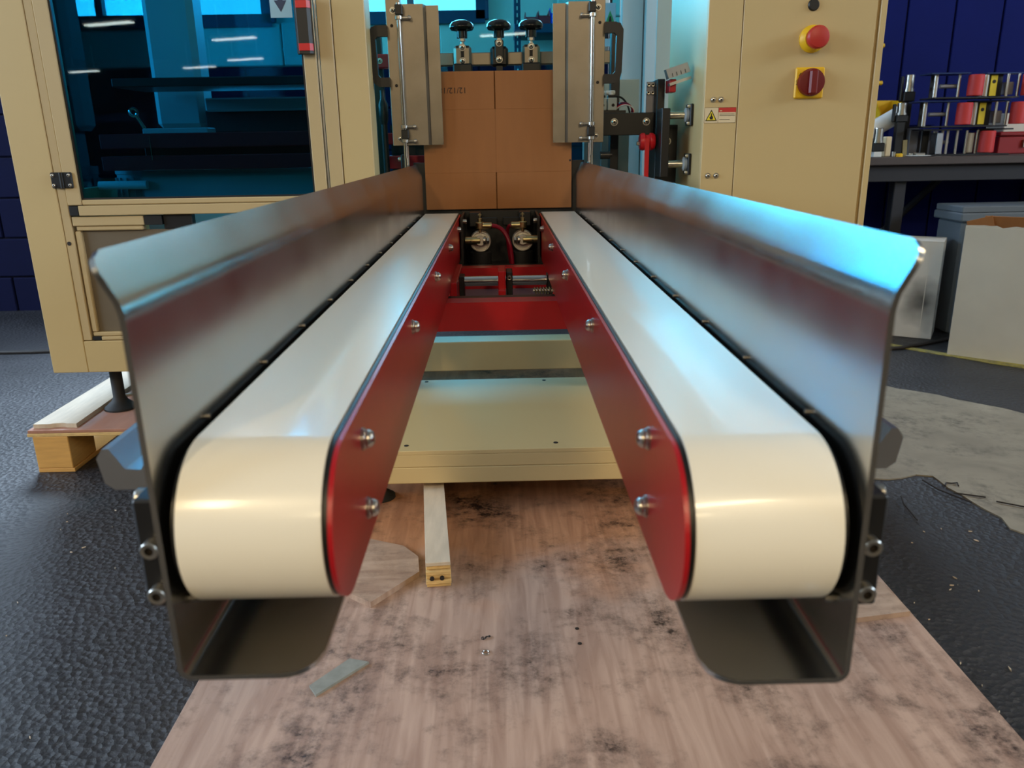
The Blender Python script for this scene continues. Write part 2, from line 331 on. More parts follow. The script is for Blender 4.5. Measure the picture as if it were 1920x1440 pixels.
struct('added_window_5', MB().box(BX0, BX1, YB-.04, YB+.16, BZ0-.02, BZ0+.045).box(BX1-.05, BX1+.02, YB-.04, YB+.16, BZ0, WZ1).box(BX0-.02, BX0+.05, YB-.04, YB+.16, BZ0, WZ1).box(BX0, BX1, YB-.04, YB+.16, WZ1-.05, WZ1+.02), 'frame_blue')  # unseen window added so the left guard lip picks up a blue highlight
# navy boarding behind the bench
wbd = struct('wall_back_boarding', MB().box(1.75, 6.9, YB-.02, YB, 0, 4.2), 'navy_dark', label='navy blue vertical boarding behind the workbench')
me = mesh_of(MB().box(-.131, .131, -.02, 0, 0, 3.4, .004), 'board'); me.materials.append(MATS['navy_board'])
for i in range(12):
    o = bpy.data.objects.new('board', me); link(o, (1.905+.272*i, YB-.02, .02), wbd)
# pale concrete inset and worn yellow floor line
random.seed(8)
def ragged(pts, amp, n=10):
    out = []
    for i, p in enumerate(pts):
        q = pts[(i+1) % len(pts)]
        for k in range(n):
            t = k/n; out.append((p[0]+(q[0]-p[0])*t+random.uniform(-amp, amp), p[1]+(q[1]-p[1])*t+random.uniform(-amp, amp)))
    return out
struct('floor_concrete', MB().prism(ragged([(.80, 2.02), (1.23, 2.08), (1.27, 1.62), (1.50, 1.1), (2.7, 1.55), (1.826, 2.591), (1.496, 2.931), (.9, 3.5)], .012), 'z', .0, .004), 'concrete', label='pale worn concrete inset in the dark floor')
struct('floor_line', MB().prism(ragged([(1.63, 3.73), (2.46, 2.81), (2.50, 2.845), (1.67, 3.765)], .012, 16), 'z', .0, .003), 'worn_yellow', label='worn yellow painted line on the floor')

# ceiling lamps: twin-tube fittings down the hall
def lamp(x, y, z=3.4, a=.35, power=0):
    r = root('ceiling_lamp', (x, y, z), 'white twin-tube fluorescent fitting hanging under the hall ceiling', 'lamp', 'fluorescent fittings in the hall')
    c = (x, y, z)
    obj('housing', MB().box(x-.62, x+.62, y-.11, y+.11, z+.05, z+.12, .01).box(x-.45, x-.43, y-.01, y+.01, z+.12, 4.2).box(x+.43, x+.45, y-.01, y+.01, z+.12, 4.2).rotz(a, c), 'white_plastic', r)
    for k in (-.055, .055): obj('tube', MB().cyl((x-.6, y+k, z+.02), .016, 1.2, 'x', 10).rotz(a, c), 'tube', r)
    if power:
        l = area('lamp_light', (x, y, z-.01), (1.2, .22), power, WARM, (0, 0, -1)); l.rotation_euler = (0, 0, a)
for x, y in ((-8.0, -13.2), (-6.28, -15.9), (-13.7, -23.6), (-9.6, -22.8), (-7.45, -20.6), (.19, -13.5), (3.4, -13.6)): lamp(x, y)
for x, y, p in ((-1.8, -3.0, 95), (1.3, -3.2, 95), (-1.6, -6.0, 95), (1.6, -6.2, 95), (4.2, 1.6, 45), (-3.8, -3.4, 40), (4.4, -3.4, 40)): lamp(x, y, 3.4, 1.25, p)

# ------------------------------------------------------------------ belt conveyors
def arc(cy, cz, r, a0, a1, n=20): return [(cy+r*math.cos(a0+(a1-a0)*i/n), cz+r*math.sin(a0+(a1-a0)*i/n)) for i in range(n+1)]
def stadium(y0, y1, zc, r, n=20): return arc(y0, zc, r, math.pi/2, 3*math.pi/2, n) + arc(y1, zc, r, -math.pi/2, math.pi/2, n)
def guard_mesh(s, yf, yb):
    t = .004
    # inner face of the bent sheet, from flange tip round to the lip: (a = distance from centre line, z)
    sec = [(.137, .5795)] + [(.2265+.006*math.cos(-math.pi/2+k*math.pi/10), .5855+.006*math.sin(-math.pi/2+k*math.pi/10)) for k in range(6)]
    sec += [(.2325, .835)] + [(.2325+.030*(1-math.cos(k*.05)), .835+.030*math.sin(k*.05)*1.3) for k in range(1, 10)]
    a, z = sec[-1]; sec.append((a+.0145, z+.0285))
    def dense(p):
        out = [p[0]]
        for q in p[1:]:
            d = math.dist(out[-1], q); n = max(1, int(d/.004)) if d < .045 or q == p[1] else 1
            o = out[-1]
            for i in range(1, n+1): out.append((o[0]+(q[0]-o[0])*i/n, o[1]+(q[1]-o[1])*i/n))
        return out
    sec = dense(sec); n = len(sec); nor = []
    for i in range(n):
        p, q = sec[max(i-1, 0)], sec[min(i+1, n-1)]; dx, dz = q[0]-p[0], q[1]-p[1]; l = math.hypot(dx, dz); nor.append((dz/l, -dx/l))
    L = [0]
    for i in range(1, n): L.append(L[-1]+math.dist(sec[i-1], sec[i]))
    def yfront(u):
        y = yf
        for d, r in ((u, .028), (L[-1]-u, .016)):
            if d < r: y = max(y, yf+r-math.sqrt(max(0, r*r-(r-d)**2)))
        return y
    v = []
    for off in (0, t):
        for (a, z), (na, nz), u in zip(sec, nor, L):
            v.append((s*(a+na*off), yfront(u), z+nz*off)); v.append((s*(a+na*off), yb, z+nz*off))
    f = []; m = 2*n
    for i in range(n-1):
        f += [(2*i, 2*i+1, 2*i+3, 2*i+2), (m+2*i, m+2*i+2, m+2*i+3, m+2*i+1), (2*i, 2*i+2, m+2*i+2, m+2*i), (2*i+1, m+2*i+1, m+2*i+3, 2*i+3)]
    f += [(0, m, m+1, 1), (2*n-2, 2*n-1, m+2*n-1, m+2*n-2)]
    return MB().add(v, f)
def conveyor(s, yf, yc, bolts, label, side):
    r = root('belt_conveyor', (s*.18, 1.4, .575), label, 'conveyor', 'pair of belt conveyors')
    g = obj('side_guard', guard_mesh(s, yf, 2.47), 'steel', r, label='brushed steel side guard with flared lip')
    for k in range(12): piece('grub', 'screw', (s*.2325, yf+.102+.158*k, .7405), '-x' if s > 0 else '+x', g, .8)
    # belt loop
    R, t, zc = .062, .003, .678; y1 = 2.405
    lo = stadium(yc, y1, zc, R, 28); li = stadium(yc, y1, zc, R-t, 28); n = len(lo); b = MB(); a0, a1 = s*.1245, s*.2225; v = []
    for p in lo: v += [(a0, *p), (a1, *p)]
    for p in li: v += [(a0, *p), (a1, *p)]
    f = []
    for i in range(n):
        j = (i+1) % n; f += [(2*i, 2*i+1, 2*j+1, 2*j), (2*n+2*i, 2*n+2*j, 2*n+2*j+1, 2*n+2*i+1), (2*i, 2*j, 2*n+2*j, 2*n+2*i), (2*i+1, 2*n+2*i+1, 2*n+2*j+1, 2*j+1)]
    obj('belt', b.add(v, f), 'belt_white', r, label='glossy white conveyor belt', smooth=40)
    obj('slider_bed', MB().box(s*.127, s*.217, yc+.065, y1-.07, .655, .734), 'black_metal', r)
    for y in (yc, y1): obj('pulley', MB().cyl((min(s*.126, s*.218), y, zc), .0585, .092, 'x', 32), 'black_metal', r)
    obj('bed_plate', MB().prism(stadium(yc, y1, zc, .0605), 'x', s*.1205, s*.1235), 'black', r)
    obj('bed_plate', MB().prism(stadium(yc, y1, zc, .0560), 'x', s*.2230, s*.2275), 'black', r)
    sp = obj('side_plate', MB().prism(stadium(yc-.004, y1-.02, zc, .0598), 'x', s*.1165, s*.1200), 'red_paint', r, label='red painted side plate')
    d = '+x' if s < 0 else '-x'
    for y, z in bolts: piece('dome', 'bolt', (s*.1165, y, z), d, sp)
    # bearing block outside the guard
    bb = obj('bearing_block', MB().box(s*.2368, s*.275, yf+.050, yf+.115, .604, .694, .002), 'black_metal', r)
    for z in (.657, .619): piece('socket', 'socket_screw', (s*.263, yf+.050, z), '-y', bb)
    for z in (.681, .620): piece('socket', 'socket_screw', (s*.275, yf+.083, z), '+x' if s > 0 else '-x', bb, 1.1)
    for z in (.69, .655): piece('grub', 'screw', (s*.2325, yf+.03, z-.03), '-x' if s > 0 else '+x', g, 1.2)
    # grooved extrusion carrying the conveyor
    pr = [(.2367, .648), (.350, .648), (.358, .654), (.362, .678), (.356, .687), (.350, .687), (.338, .668), (.324, .667), (.312, .687), (.296, .687), (.284, .676), (.276, .676), (.268, .686), (.2367, .686)]
    obj('support_rail', MB().prism([(s*a, z) for a, z in pr], 'y', .655 if s < 0 else .665, 2.3), 'alu', r, label='grooved aluminium rail along the outside')
    obj('mounting_bracket', MB().box(s*.262, s*.34, 2.12, 2.2, .2805, .6478), 'black_metal', r)
conveyor(-1, .482, .540, [(.607, .648), (.607, .710), (1.0, .714), (1.394, .715), (1.80, .714), (2.19, .714)], 'left belt conveyor with creamy white belt, red side plate and steel guard', 'left')
conveyor(1, .462, .524, [(.594, .650), (.594, .710), (.988, .714), (1.384, .715), (1.77, .715), (2.16, .715)], 'right belt conveyor with bluish white belt, red plate and steel guard before the cabinet', 'right')

# ------------------------------------------------------------------ carton blank standing on the belts
ct = root('cardboard_blank', (0, 2.5, .742), 'flat brown cardboard case blank standing upright between the steel guide plates', 'cardboard')
Yc = 2.500; ZS = (.744, .853, 1.036, 1.143); XM = -.008
for (x0, x1) in ((-.226, XM), (XM, .222)):
    for i in range(3):
        fl = i != 1; e = .0018 if fl else 0
        xa, xb = (x0 + (0 if x0 < -.1 else e), x1 - (e if x0 < -.1 else 0))
        obj('flap' if fl else 'panel', MB().box(xa, xb, Yc, Yc+.006, ZS[i], ZS[i+1], .0006), 'cardboard', ct)
obj('backing_layer', MB().box(-.224, .220, Yc+.0062, Yc+.011, ZS[0], ZS[3]), 'cardboard_edge', ct)
obj('print_mark', MB().box(.2145, .2205, Yc-.0003, Yc, .882, .8875), 'ink', ct)
text('print_date', '12/12/18', .0235, (-.1325, Yc-.0003, 1.091), (math.pi/2, math.pi, 0), 'ink', ct)

# ------------------------------------------------------------------ guide plates either side of the carton
def gate(s, label):
    x = lambda a: s*a
    r = root('guide_plate', (x(.24), 2.45, .93), label, 'guide plate', 'pair of guide plates')
    zt, zb = 1.34, .938
    obj('mounting_strip', MB().box(x(.272), x(.312), 2.452, 2.456, zb-.002, 1.42, .001), 'gate_steel', r)
    Y = 2.446
    # main sheet with a stepped inner lip
    poly = [(x(.279), Y), (x(.206), Y), (x(.200), Y+.030), (x(.164), Y+.030)]
    th = .003; pts = [(a, b) for a, b in poly]; back = [(a, b+th) for a, b in poly[::-1]]
    sh = obj('sheet', MB().prism(pts+back, 'z', zb-.001, 1.318), 'gate_steel', r)
    obj('lip', MB().prism([(x(a), z) for a, z in [(.199, zb-.001), (.170, zb-.001), (.164, zb+.006), (.164, 1.296), (.170, 1.303), (.199, 1.303)]], 'y', Y-.006+.033, Y+.030+.006), 'gate_steel', r)
    rod = obj('rod', MB().cyl((x(.274), Y-.012, .90), .0055, .42, 'z', 16), 'chrome', r)
    obj('rod_foot', MB().cyl((x(.274), Y+.004, .78), .0085, .155, 'z', 16), 'chrome', r)
    for z, h in ((1.288, .027), (.955, .026)):
        obj('clamp_block', MB().box(x(.262), x(.283), Y-.022, Y, z, z+h, .002), 'black', r)
    for z in (1.276, .984, .944):
        obj('collar', MB().cyl((x(.274), Y-.012, z), .010, .010, 'z', 16, .001), 'bolt_steel', r)
        piece('thumb', 'thumb_screw', (x(.268), Y-.014, z+.005), '+x' if s < 0 else '-x', r)
    for a, z in ((.292, 1.303), (.289, .955)): piece('panel_screw', 'screw', (x(a), 2.452, z), '-y', r)
    for a, z in ((.2965, 1.263), (.2925, 1.103)): piece('hole', 'screw_hole', (x(a), 2.452, z), '-y', r)
    # bow handle at the outside
    hp = [(.309, 1.262), (.340, 1.262), (.354, 1.256), (.362, 1.242), (.361, 1.19), (.359, 1.128), (.353, 1.108), (.340, 1.099), (.309, 1.099)]
    inn = [(.309, 1.124), (.334, 1.124), (.3405, 1.131), (.342, 1.19), (.343, 1.226), (.337, 1.233), (.309, 1.233)]
    obj('handle', MB().prism([(x(a), z) for a, z in hp+inn], 'y', 2.430, 2.450), 'black', r, label='black plastic bow handle')
gate(-1, 'left steel guide plate with black bow handle, beside the upside-down date on the carton')
gate(1, 'right steel guide plate with black bow handle, next to the black mechanism and cabinet')

# ------------------------------------------------------------------ cross bar with clamp knobs above the carton
cb = root('cross_bar', (0, 2.7, 1.17), 'horizontal steel cross bar running above the carton behind the knobs', 'bar')
obj('bar', MB().box(-.33, .36, 2.69, 2.73, 1.176, 1.213, .002), 'gate_steel', cb)
ec = obj('end_clamp', MB().box(-.405, -.33, 2.68, 2.74, 1.172, 1.212, .002), 'red_paint', cb, label='red end clamp with steel screw')
piece('panel_screw', 'screw', (-.368, 2.68, 1.192), '-y', ec)
obj('bar_support', MB().box(-.40, -.37, 2.742, 2.78, .65, 1.3, .002), 'black_metal', cb); obj('bar_support', MB().box(.37, .40, 2.742, 2.78, .65, 1.3, .002), 'black_metal', cb)
for u, black, lab in ((867, False, 'leftmost of three black clamp knobs, on a pale steel bracket nearest the printed date'), (936, True, 'middle black clamp knob on an all-black bracket above the carton seam'), (996, False, 'rightmost of three black clamp knobs, on a pale steel bracket above the carton')):
    x, _, _ = PY(u, 100, 2.66); k = root('clamp_knob', (x, 2.66, 1.16), lab, 'knob', 'clamp knobs above the carton')
    zb_, zt_ = (1.168, 1.228) if black else (1.164, 1.232)
    obj('bracket', MB().box(x-.028, x+.028, 2.664, 2.688, zb_, zt_, .008), 'black_metal' if black else 'gate_steel', k)
    if black:
        obj('slide', MB().box(x-.014, x+.014, 2.652, 2.6635, 1.19, 1.245, .003), 'black', k); zz = (1.236, 1.188)
        obj('foot', MB().box(x-.010, x+.010, 2.660, 2.668, 1.15, 1.17), 'black', k)
    else:
        obj('slot', MB().box(x-.005, x+.005, 2.6625, 2.6645, 1.185, 1.222), 'ink', k); zz = (1.226, 1.186)
        obj('pad', MB().box(x-.030, x+.030, 2.640, 2.690, 1.150, 1.1775, .004), 'black', k)
    for z in zz: piece('panel_screw', 'screw', (x, 2.652 if black else 2.6625, z), '-y', k, 1.25)
    obj('stem', MB().cyl((x, 2.670, 1.228), .006, .022, 'z', 12).cyl((x, 2.670, 1.243), .0105, .011, 'z', 6, .001), 'bolt_steel', k)
    obj('knob', MB().lathe([(.0165, 1.253), (.0165, 1.272), (.020, 1.274), (.034, 1.276), (.038, 1.283), (.037, 1.291), (.030, 1.299), (.016, 1.304), (.004, 1.3055)], (x, 2.670, 0), 'z', 28), 'black_gloss', k)

# ------------------------------------------------------------------ base frame and drive under the belts
bf = root('machine_base', (0, 1.9, .13), 'low cream sheet metal base frame standing on the plywood under the conveyors', 'frame')
tp = obj('top_plate', MB().box(-.52, .57, 1.656, 2.212, .270, .280, .001), 'cream', bf)
for u, v in ((762, 836), (1042, 830), (800, 716), (1020, 713)): p = PZ(u, v, .28); piece('hole', 'screw_hole', (p[0], p[1], .2800), '+z', tp, 1.2)
obj('front_rail', MB().box(-.52, .57, 1.656, 1.70, .2405, .2698, .001), 'cream', bf); obj('front_rail', MB().box(-.52, .57, 1.656, 1.70, .200, .2395, .002), 'cream', bf)
obj('rear_rail', MB().box(-.52, .57, 2.18, 2.212, .200, .270, .002), 'cream', bf)
z0, z1 = PY(940, 694, 2.36)[2], PY(940, 640, 2.36)[2]
obj('cross_member', MB().box(-.34, .57, 2.36, 2.44, z0, z1, .002), 'cream', bf)
for x, y in ((-.30, 1.74), (.33, 1.74), (-.45, 2.15), (.5, 2.15)):
    obj('levelling_foot', MB().lathe([(.035, .13), (.035, .136), (.018, .148), (.011, .154), (.011, .2)], (x, y, 0), 'z', 18), 'rubber', bf)
du = root('drive_frame', (0, 1.9, .55), 'red painted cross frame with polished shaft between the two conveyors', 'frame')
def beam(y0, y1, z0, z1):               # passes above and below the guard flanges
    m = MB().box(-.136, .136, y0, y1, z0, z1)
    for s in (-1, 1): m.box(s*.136, s*.215, y0, y1, .5802, z1).box(s*.136, s*.215, y0, y1, z0, .5750)
    return m
obj('front_beam', beam(1.648, 1.70, .556, .6175), 'red_paint', du)
obj('rear_beam', beam(2.13, 2.17, .54, .6175), 'red_paint', du)
obj('tray', MB().box(-.130, .130, 1.70, 2.13, .552, .560), 'grey_block', du)
obj('black_bar', MB().box(-.130, .130, 1.745, 1.79, .590, .606, .002), 'black_metal', du)
xs, ys, zs = PY(948, 526, 1.97)
obj('shaft', MB().cyl((-.14, 1.97, zs), .0125, .28, 'x', 20), 'chrome', du)
for u in (866, 1030):
    x = PY(u, 526, 1.97)[0]; obj('shaft_block', MB().box(x-.007, x+.007, 1.945, 1.995, .556, zs+.016, .002), 'black_metal', du)
x = PY(941, 526, 1.95)[0]; obj('shaft_bracket', MB().box(x-.009, x+.009, 1.90, 2.0, .575, zs+.034, .002).box(x-.009, x+.009, 1.88, 1.91, .562, .60, .002), 'red_paint', du)
x = PY(955, 526, 1.95)[0]; cbk = obj('shaft_clamp', MB().box(x-.008, x+.008, 1.925, 1.99, .575, zs+.028, .002), 'black_metal', du); piece('socket', 'socket_screw', (x, 1.927, zs+.014), '-y', cbk, .8)
x = PY(858, 526, 1.95)[0]; obj('side_bracket', MB().box(x-.012, x+.004, 1.83, 2.13, .562, zs+.02, .002), 'red_paint', du)
sx0, _, sz = PY(1001, 545, 1.86); h = [(sx0+.045*i/96, 1.86+.0075*math.cos(i*.42), sz+.0075*math.sin(i*.42)) for i in range(97)]
obj('spring', MB().tube(h, .0016, 6), 'brass', du); obj('spring_rod', MB().cyl((sx0-.002, 1.86, sz), .004, .06, 'x', 10), 'bolt_steel', du)

# black housing and the two air regulators
hs = root('pump_housing', (0, 2.3, .55), 'black open housing below the foot of the carton', 'housing')
obj('sill', MB().box(-.115, .115, 2.20, 2.23, .586, .612, .002), 'black', hs)
obj('back_panel', MB().box(-.115, .115, 2.455, 2.465, .55, .742), 'black', hs); obj('dark_gap_sheet', MB().box(-.262, .262, 2.516, 2.524, .55, .885), 'black', hs); obj('floor_panel', MB().box(-.115, .115, 2.23, 2.455, .575, .590), 'black_metal', hs)  # widest black sheet is added to keep the gaps beside the carton dark
for s in (-1, 1):
    obj('side_panel', MB().box(s*.106, s*.112, 2.26, 2.455, .59, .740), 'black', hs); obj('lug', MB().box(s*.058, s*.092, 2.40, 2.45, .70, .741, .002), 'black_metal', hs)
    pl = obj('inner_plate', MB().box(s*.008, s*.060, 2.425, 2.43, .70, .725, .004), 'black_metal', hs); piece('socket', 'screw', (s*.106, 2.30, .725), '-x' if s > 0 else '+x', hs)
def regulator(u, v, s, label):
    x, y, z = PY(u, v, 2.33)
    r = root('air_regulator', (x, 2.33, .59), label, 'regulator', 'air regulators under the carton')
    obj('body', MB().cyl((x, 2.34, .590), .031, .045, 'z', 24, .002).box(x-.02, x+.02, 2.345, 2.39, .60, z+.02, .003), 'rubber', r)
    obj('face', MB().lathe([(.0315, 2.33), (.0315, 2.318), (.029, 2.315), (.026, 2.315), (.0255, 2.321)], (x, 0, z), 'y', 32), 'satin_steel', r)
    obj('hub', MB().cyl((x+s*.0, 2.300, z+.004), .0145, .028, 'y', 24, .001), 'satin_steel', r)
    obj('stub', MB().cyl((x+min(0, s*.044), 2.308, z+.004), .0115, .044, 'x', 20, .001), 'brass', r); 
    obj('stub_hole', MB().cyl((x+s*.028, 2.2960, z+.002), .003, .002, 'y', 10), 'ink', r)
    obj('collar', MB().cyl((x-s*.012-.004, 2.308, z+.004), .012, .008, 'x', 16, .001).cyl((x-s*.022-.003, 2.308, z+.004), .0095, .006, 'x', 6), 'bolt_steel', r)
    obj('nipple', MB().cyl((x, 2.315, z+.027), .004, .012, 'z', 12), 'brass', r)
    obj('fitting', MB().cyl((x, 2.315, z+.037), .0125, .019, 'z', 14, .002).cyl((x+(0 if u < 940 else -.034), 2.315, z+.045), .0100, .034, 'x', 14, .002), 'brass', r)
    obj('needle', MB().cyl((x, 2.315, z+.055), .0065, .012, 'z', 6, .001).cyl((x, 2.315, z+.067), .0025, .014, 'z', 8).cyl((x, 2.315, z+.074), .0055, .004, 'z', 12), 'brass', r)
    return x, z
xa, za = regulator(901, 452, -1, 'left silver air regulator with brass fitting and red hose to its side')
xb, zb2 = regulator(980, 450, 1, 'right silver air regulator with brass fitting, stub towards the right plate')
def bez(p, n=16):
    p = [Vector(q) for q in p]; return [p[0]*(1-t)**3+p[1]*3*t*(1-t)**2+p[2]*3*t*t*(1-t)+p[3]*t**3 for t in [i/n for i in range(n+1)]]
obj('air_hose', MB().tube(bez([(xa+.034, 2.315, za+.045), (xa+.075, 2.31, za+.045), (xa+.090, 2.30, za+.0), (xa+.092, 2.30, .592)]), .006, 10), 'red_hose', label='dark red air hose curving down from the left regulator', cat='hose')
obj('air_hose', MB().tube(bez([(xb-.034, 2.315, zb2+.045), (xb-.05, 2.33, zb2+.04), (xb-.045, 2.37, zb2+.0), (xb-.035, 2.39, .592)]), .005, 10), 'red_hose', label='short dark red air hose behind, from the right regulator', cat='hose')

# ------------------------------------------------------------------ left safety enclosure with the blue glazed door
YF = 2.35; ZT = 2.05
en = root('safety_enclosure', (-.87, 2.9, .286), 'cream machine enclosure with a blue tinted glazed door, standing left of the conveyors', 'machine')
obj('outer_post', MB().box(-1.38, -1.2725, YF, YF+.06, .286, ZT, .002), 'cream', en)
obj('bottom_sheet', MB().box(-1.272, -.35, YF, YF+.06, .286, .384, .002), 'cream', en)
obj('frame_profile', MB().box(-1.272, -1.2465, YF+.002, YF+.05, .386, ZT, .002), 'cream_profile', en)
obj('frame_profile', MB().box(-.486, -.447, YF-.002, YF+.05, .386, ZT, .002), 'cream_profile', en)
obj('inner_post', MB().box(-.445, -.3565, YF, YF+.10, .286, ZT, .002), 'cream', en)
obj('seal_strip', MB().box(-.4935, -.4885, YF+.004, YF+.03, .386, ZT), 'alu', en)
dr = obj('door', MB().box(-1.2445, -1.205, YF-.004, YF+.03, .787, ZT-.05, .002).box(-.531, -.4955, YF-.004, YF+.03, .757, ZT-.05, .002).box(-1.217, -.5315, YF-.004, YF+.03, .757, .7855, .002).box(-1.205, -.531, YF-.002, YF+.024, .7865, .802, .003).box(-1.205, -.531, YF-.004, YF+.03, ZT-.10, ZT-.05, .002), 'cream_profile', en, label='cream framed door leaf')
obj('pane', MB().box(-1.205, -.531, YF+.008, YF+.013, .802, ZT-.10), 'tinted_pane', dr, label='blue tinted polycarbonate pane', smooth=0)
obj('gasket', MB().box(-1.205, -1.1995, YF+.002, YF+.0075, .802, ZT-.10).box(-.5365, -.531, YF+.002, YF+.0075, .802, ZT-.10).box(-1.1995, -.5365, YF+.002, YF+.0075, .802, .807), 'black', dr)
obj('corner_cap', MB().box(-1.2445, -1.2175, YF-.003, YF+.03, .757, .7855, .002), 'black', dr)
hx = -.517
obj('handle', MB().prism([(hx-.026, YF-.004), (hx-.024, YF-.024), (hx-.016, YF-.034), (hx+.012, YF-.034), (hx+.020, YF-.026), (hx+.020, YF-.004)], 'z', 1.180, 1.318), 'black', dr, label='black door handle with red end bands')
for z in (1.187, 1.293):
    obj('handle_band', MB().prism([(hx-.017, YF-.0335), (hx-.0155, YF-.036), (hx+.013, YF-.036), (hx+.0205, YF-.0285), (hx+.0205, YF-.02), (hx+.0195, YF-.02)], 'z', z, z+.018), 'red_plastic', dr)
hg = obj('hinge', MB().box(-1.277, -1.249, YF-.010, YF-.004, .836, .880, .003).box(-1.243, -1.216, YF-.010, YF-.004, .836, .880, .003).cyl((-1.246, YF-.009, .836), .006, .044, 'z', 12).box(-1.277, -1.249, YF-.004, YF+.002, .84, .876), 'black_metal', dr)
for x in (-1.270, -1.224):
    for z in (.844, .872): piece('panel_screw', 'screw', (x, YF-.010, z), '-y', dr, .62)
stk = obj('sticker', MB().box(-.612, -.553, YF+.0065, YF+.008, 1.275, 1.36), 'sky_sticker', dr, label='pale blue sticker with a dark arrow')
obj('sticker_arrow', MB().prism([(-.600, 1.318), (-.566, 1.318), (-.583, 1.289)], 'y', YF+.0060, YF+.0065).box(-.590, -.576, YF+.0060, YF+.0065, 1.318, 1.352), 'frame_blue', dr)
# lower door below the window
ld = obj('lower_door', MB().box(-1.2435, -1.037, YF+.002, YF+.03, .7275, .754, .002).box(-1.237, -1.043, YF+.006, YF+.03, .7135, .727, .003).box(-1.2435, -1.226, YF+.006, YF+.03, .411, .7125, .003).box(-1.242, -.50, YF+.006, YF+.03, .3975, .4105, .003).box(-1.217, -.50, YF+.002, YF+.03, .386, .397, .002), 'cream_profile', en)
obj('panel', MB().box(-1.226, -.49, YF+.018, YF+.024, .411, .7135), 'grey_panel', ld, label='grey brown sheet infill')
obj('corner_cap', MB().box(-1.2435, -1.2175, YF+.003, YF+.03, .386, .397, .001), 'black', ld)
obj('connector', MB().box(-1.0365, -.985, YF+.004, YF+.03, .7275, .754, .001), 'black', ld); obj('connector', MB().box(-.984, -.90, YF+.012, YF+.04, .7145, .756, .002), 'black_metal', ld)
obj('lock_hole', MB().cyl((-1.2625, YF+.0008, .678), .006, .003, 'y', 14), 'ink', en)
# sides, rear and roof of the enclosure
obj('side_sheet', MB().box(-1.38, -1.376, YF+.06, 3.6, .286, .78), 'cream', en); obj('side_rail', MB().box(-1.38, -1.34, YF+.06, 3.6, .78, .82).box(-1.38, -1.34, 3.56, 3.6, .286, ZT).box(-1.38, -1.34, YF+.06, 3.6, ZT-.05, ZT), 'cream_profile', en)
obj('side_pane', MB().box(-1.362, -1.357, YF+.06, 3.56, .82, ZT-.05), 'tinted_pane_rear', en, smooth=0)
obj('rear_rail', MB().box(-1.34, .80, 3.56, 3.6, .78, .82, .002).box(-1.34, .80, 3.56, 3.6, ZT-.05, ZT, .002), 'cream_profile', en)
obj('rear_sheet', MB().box(-1.34, .80, 3.58, 3.584, .286, .78), 'cream', en)
obj('rear_pane', MB().box(-1.34, .435, 3.577, 3.582, .82, ZT-.05), 'tinted_pane_rear', en, label='cyan tinted rear pane', smooth=0)
obj('rear_post', MB().box(.515, .60, 3.50, 3.56, .30, ZT, .002), 'interior_grey', en); obj('rear_post', MB().box(.605, .70, 3.46, 3.56, .30, ZT, .002), 'interior_grey', en)
obj('rear_post', MB().box(-.44, -.385, 3.50, 3.56, .30, ZT, .002), 'interior_grey', en)
obj('rear_strip', MB().box(.437, .447, 3.55, 3.58, .82, ZT).box(.470, .480, 3.55, 3.575, .82, ZT), 'black', en); obj('rear_pane', MB().box(.48, .515, 3.577, 3.582, .82, ZT-.05).box(.70, .80, 3.577, 3.582, .82, ZT-.05), 'tinted_pane_rear', en, smooth=0)
# feet
for x, y, zg in ((-1.245, 2.455, .1352), (-.42, 2.46, .13), (-1.25, 3.45, .1352)):
    obj('machine_foot', MB().lathe([(.050, zg), (.050, zg+.006), (.040, zg+.014), (.026, zg+.026), (.0185, zg+.040), (.0185, .286)], (x, y, 0), 'z', 24), 'rubber', en)
# stickers on the rear pane
sg = obj('warning_sticker', MB().box(.448, .494, 3.546, 3.549, 1.385, 1.48), 'sky_sticker', en)
obj('sticker_triangle', MB().prism([(.450, 1.398), (.492, 1.398), (.471, 1.452)], 'y', 3.545, 3.546), 'green_sign', sg); obj('sticker_symbol', MB().prism([(.464, 1.405), (.478, 1.405), (.474, 1.43), (.468, 1.43)], 'y', 3.5442, 3.545), 'ink', sg)
sg2 = obj('warning_sticker', MB().box(.448, .490, 3.546, 3.549, 1.315, 1.345), 'sky_sticker', en)

# mechanism seen through the door
im = root('case_former', (-.9, 2.9, .5), 'case forming mechanism with red beams and grey motor behind the blue door', 'mechanism')
def pbox(u0, v0, u1, v1, Y, d, b=.003):
    a, c = PY(u0, v0, Y), PY(u1, v1, Y); return MB().box(a[0], c[0], Y, Y+d, min(a[2], c[2]), max(a[2], c[2]), b)
obj('column', MB().box(-1.225, -1.05, 3.0, 3.12, 1.005, 1.6, .02), 'interior_grey', im)
obj('top_plate', pbox(207, 147, 578, 158, 2.70, .25), 'black_metal', im)
obj('head_box', pbox(382, 184, 578, 206, 2.95, .2, .006), 'interior_grey', im); obj('head_base', pbox(384, 208, 578, 245, 2.98, .2), 'rubber', im)
obj('bracket', pbox(266, 241, 390, 250, 2.72, .08), 'motor_grey', im)
obj('upper_beam', pbox(184, 252, 586, 273, 2.70, .06), 'red_paint', im); obj('lower_beam', pbox(189, 294, 588, 314, 2.70, .06), 'red_paint', im)
obj('cross_plate', pbox(270, 274, 586, 293, 2.78, .05), 'black_metal', im)
c = PY(244, 345, 2.78)
obj('motor', MB().lathe([(.066, c[2]-.10), (.066, c[2]+.03), (.070, c[2]+.032), (.070, c[2]+.058), (.05, c[2]+.06)], (c[0], 2.85, 0), 'z', 28), 'motor_grey', im)
for k in range(18):
    a = k*2*math.pi/18; obj('motor_fin', MB().box(.064, .073, -.003, .003, c[2]-.10, c[2]+.02).rotz(a, (0, 0, 0)).xf(Matrix.Translation((c[0], 2.85, 0))), 'motor_grey', im)
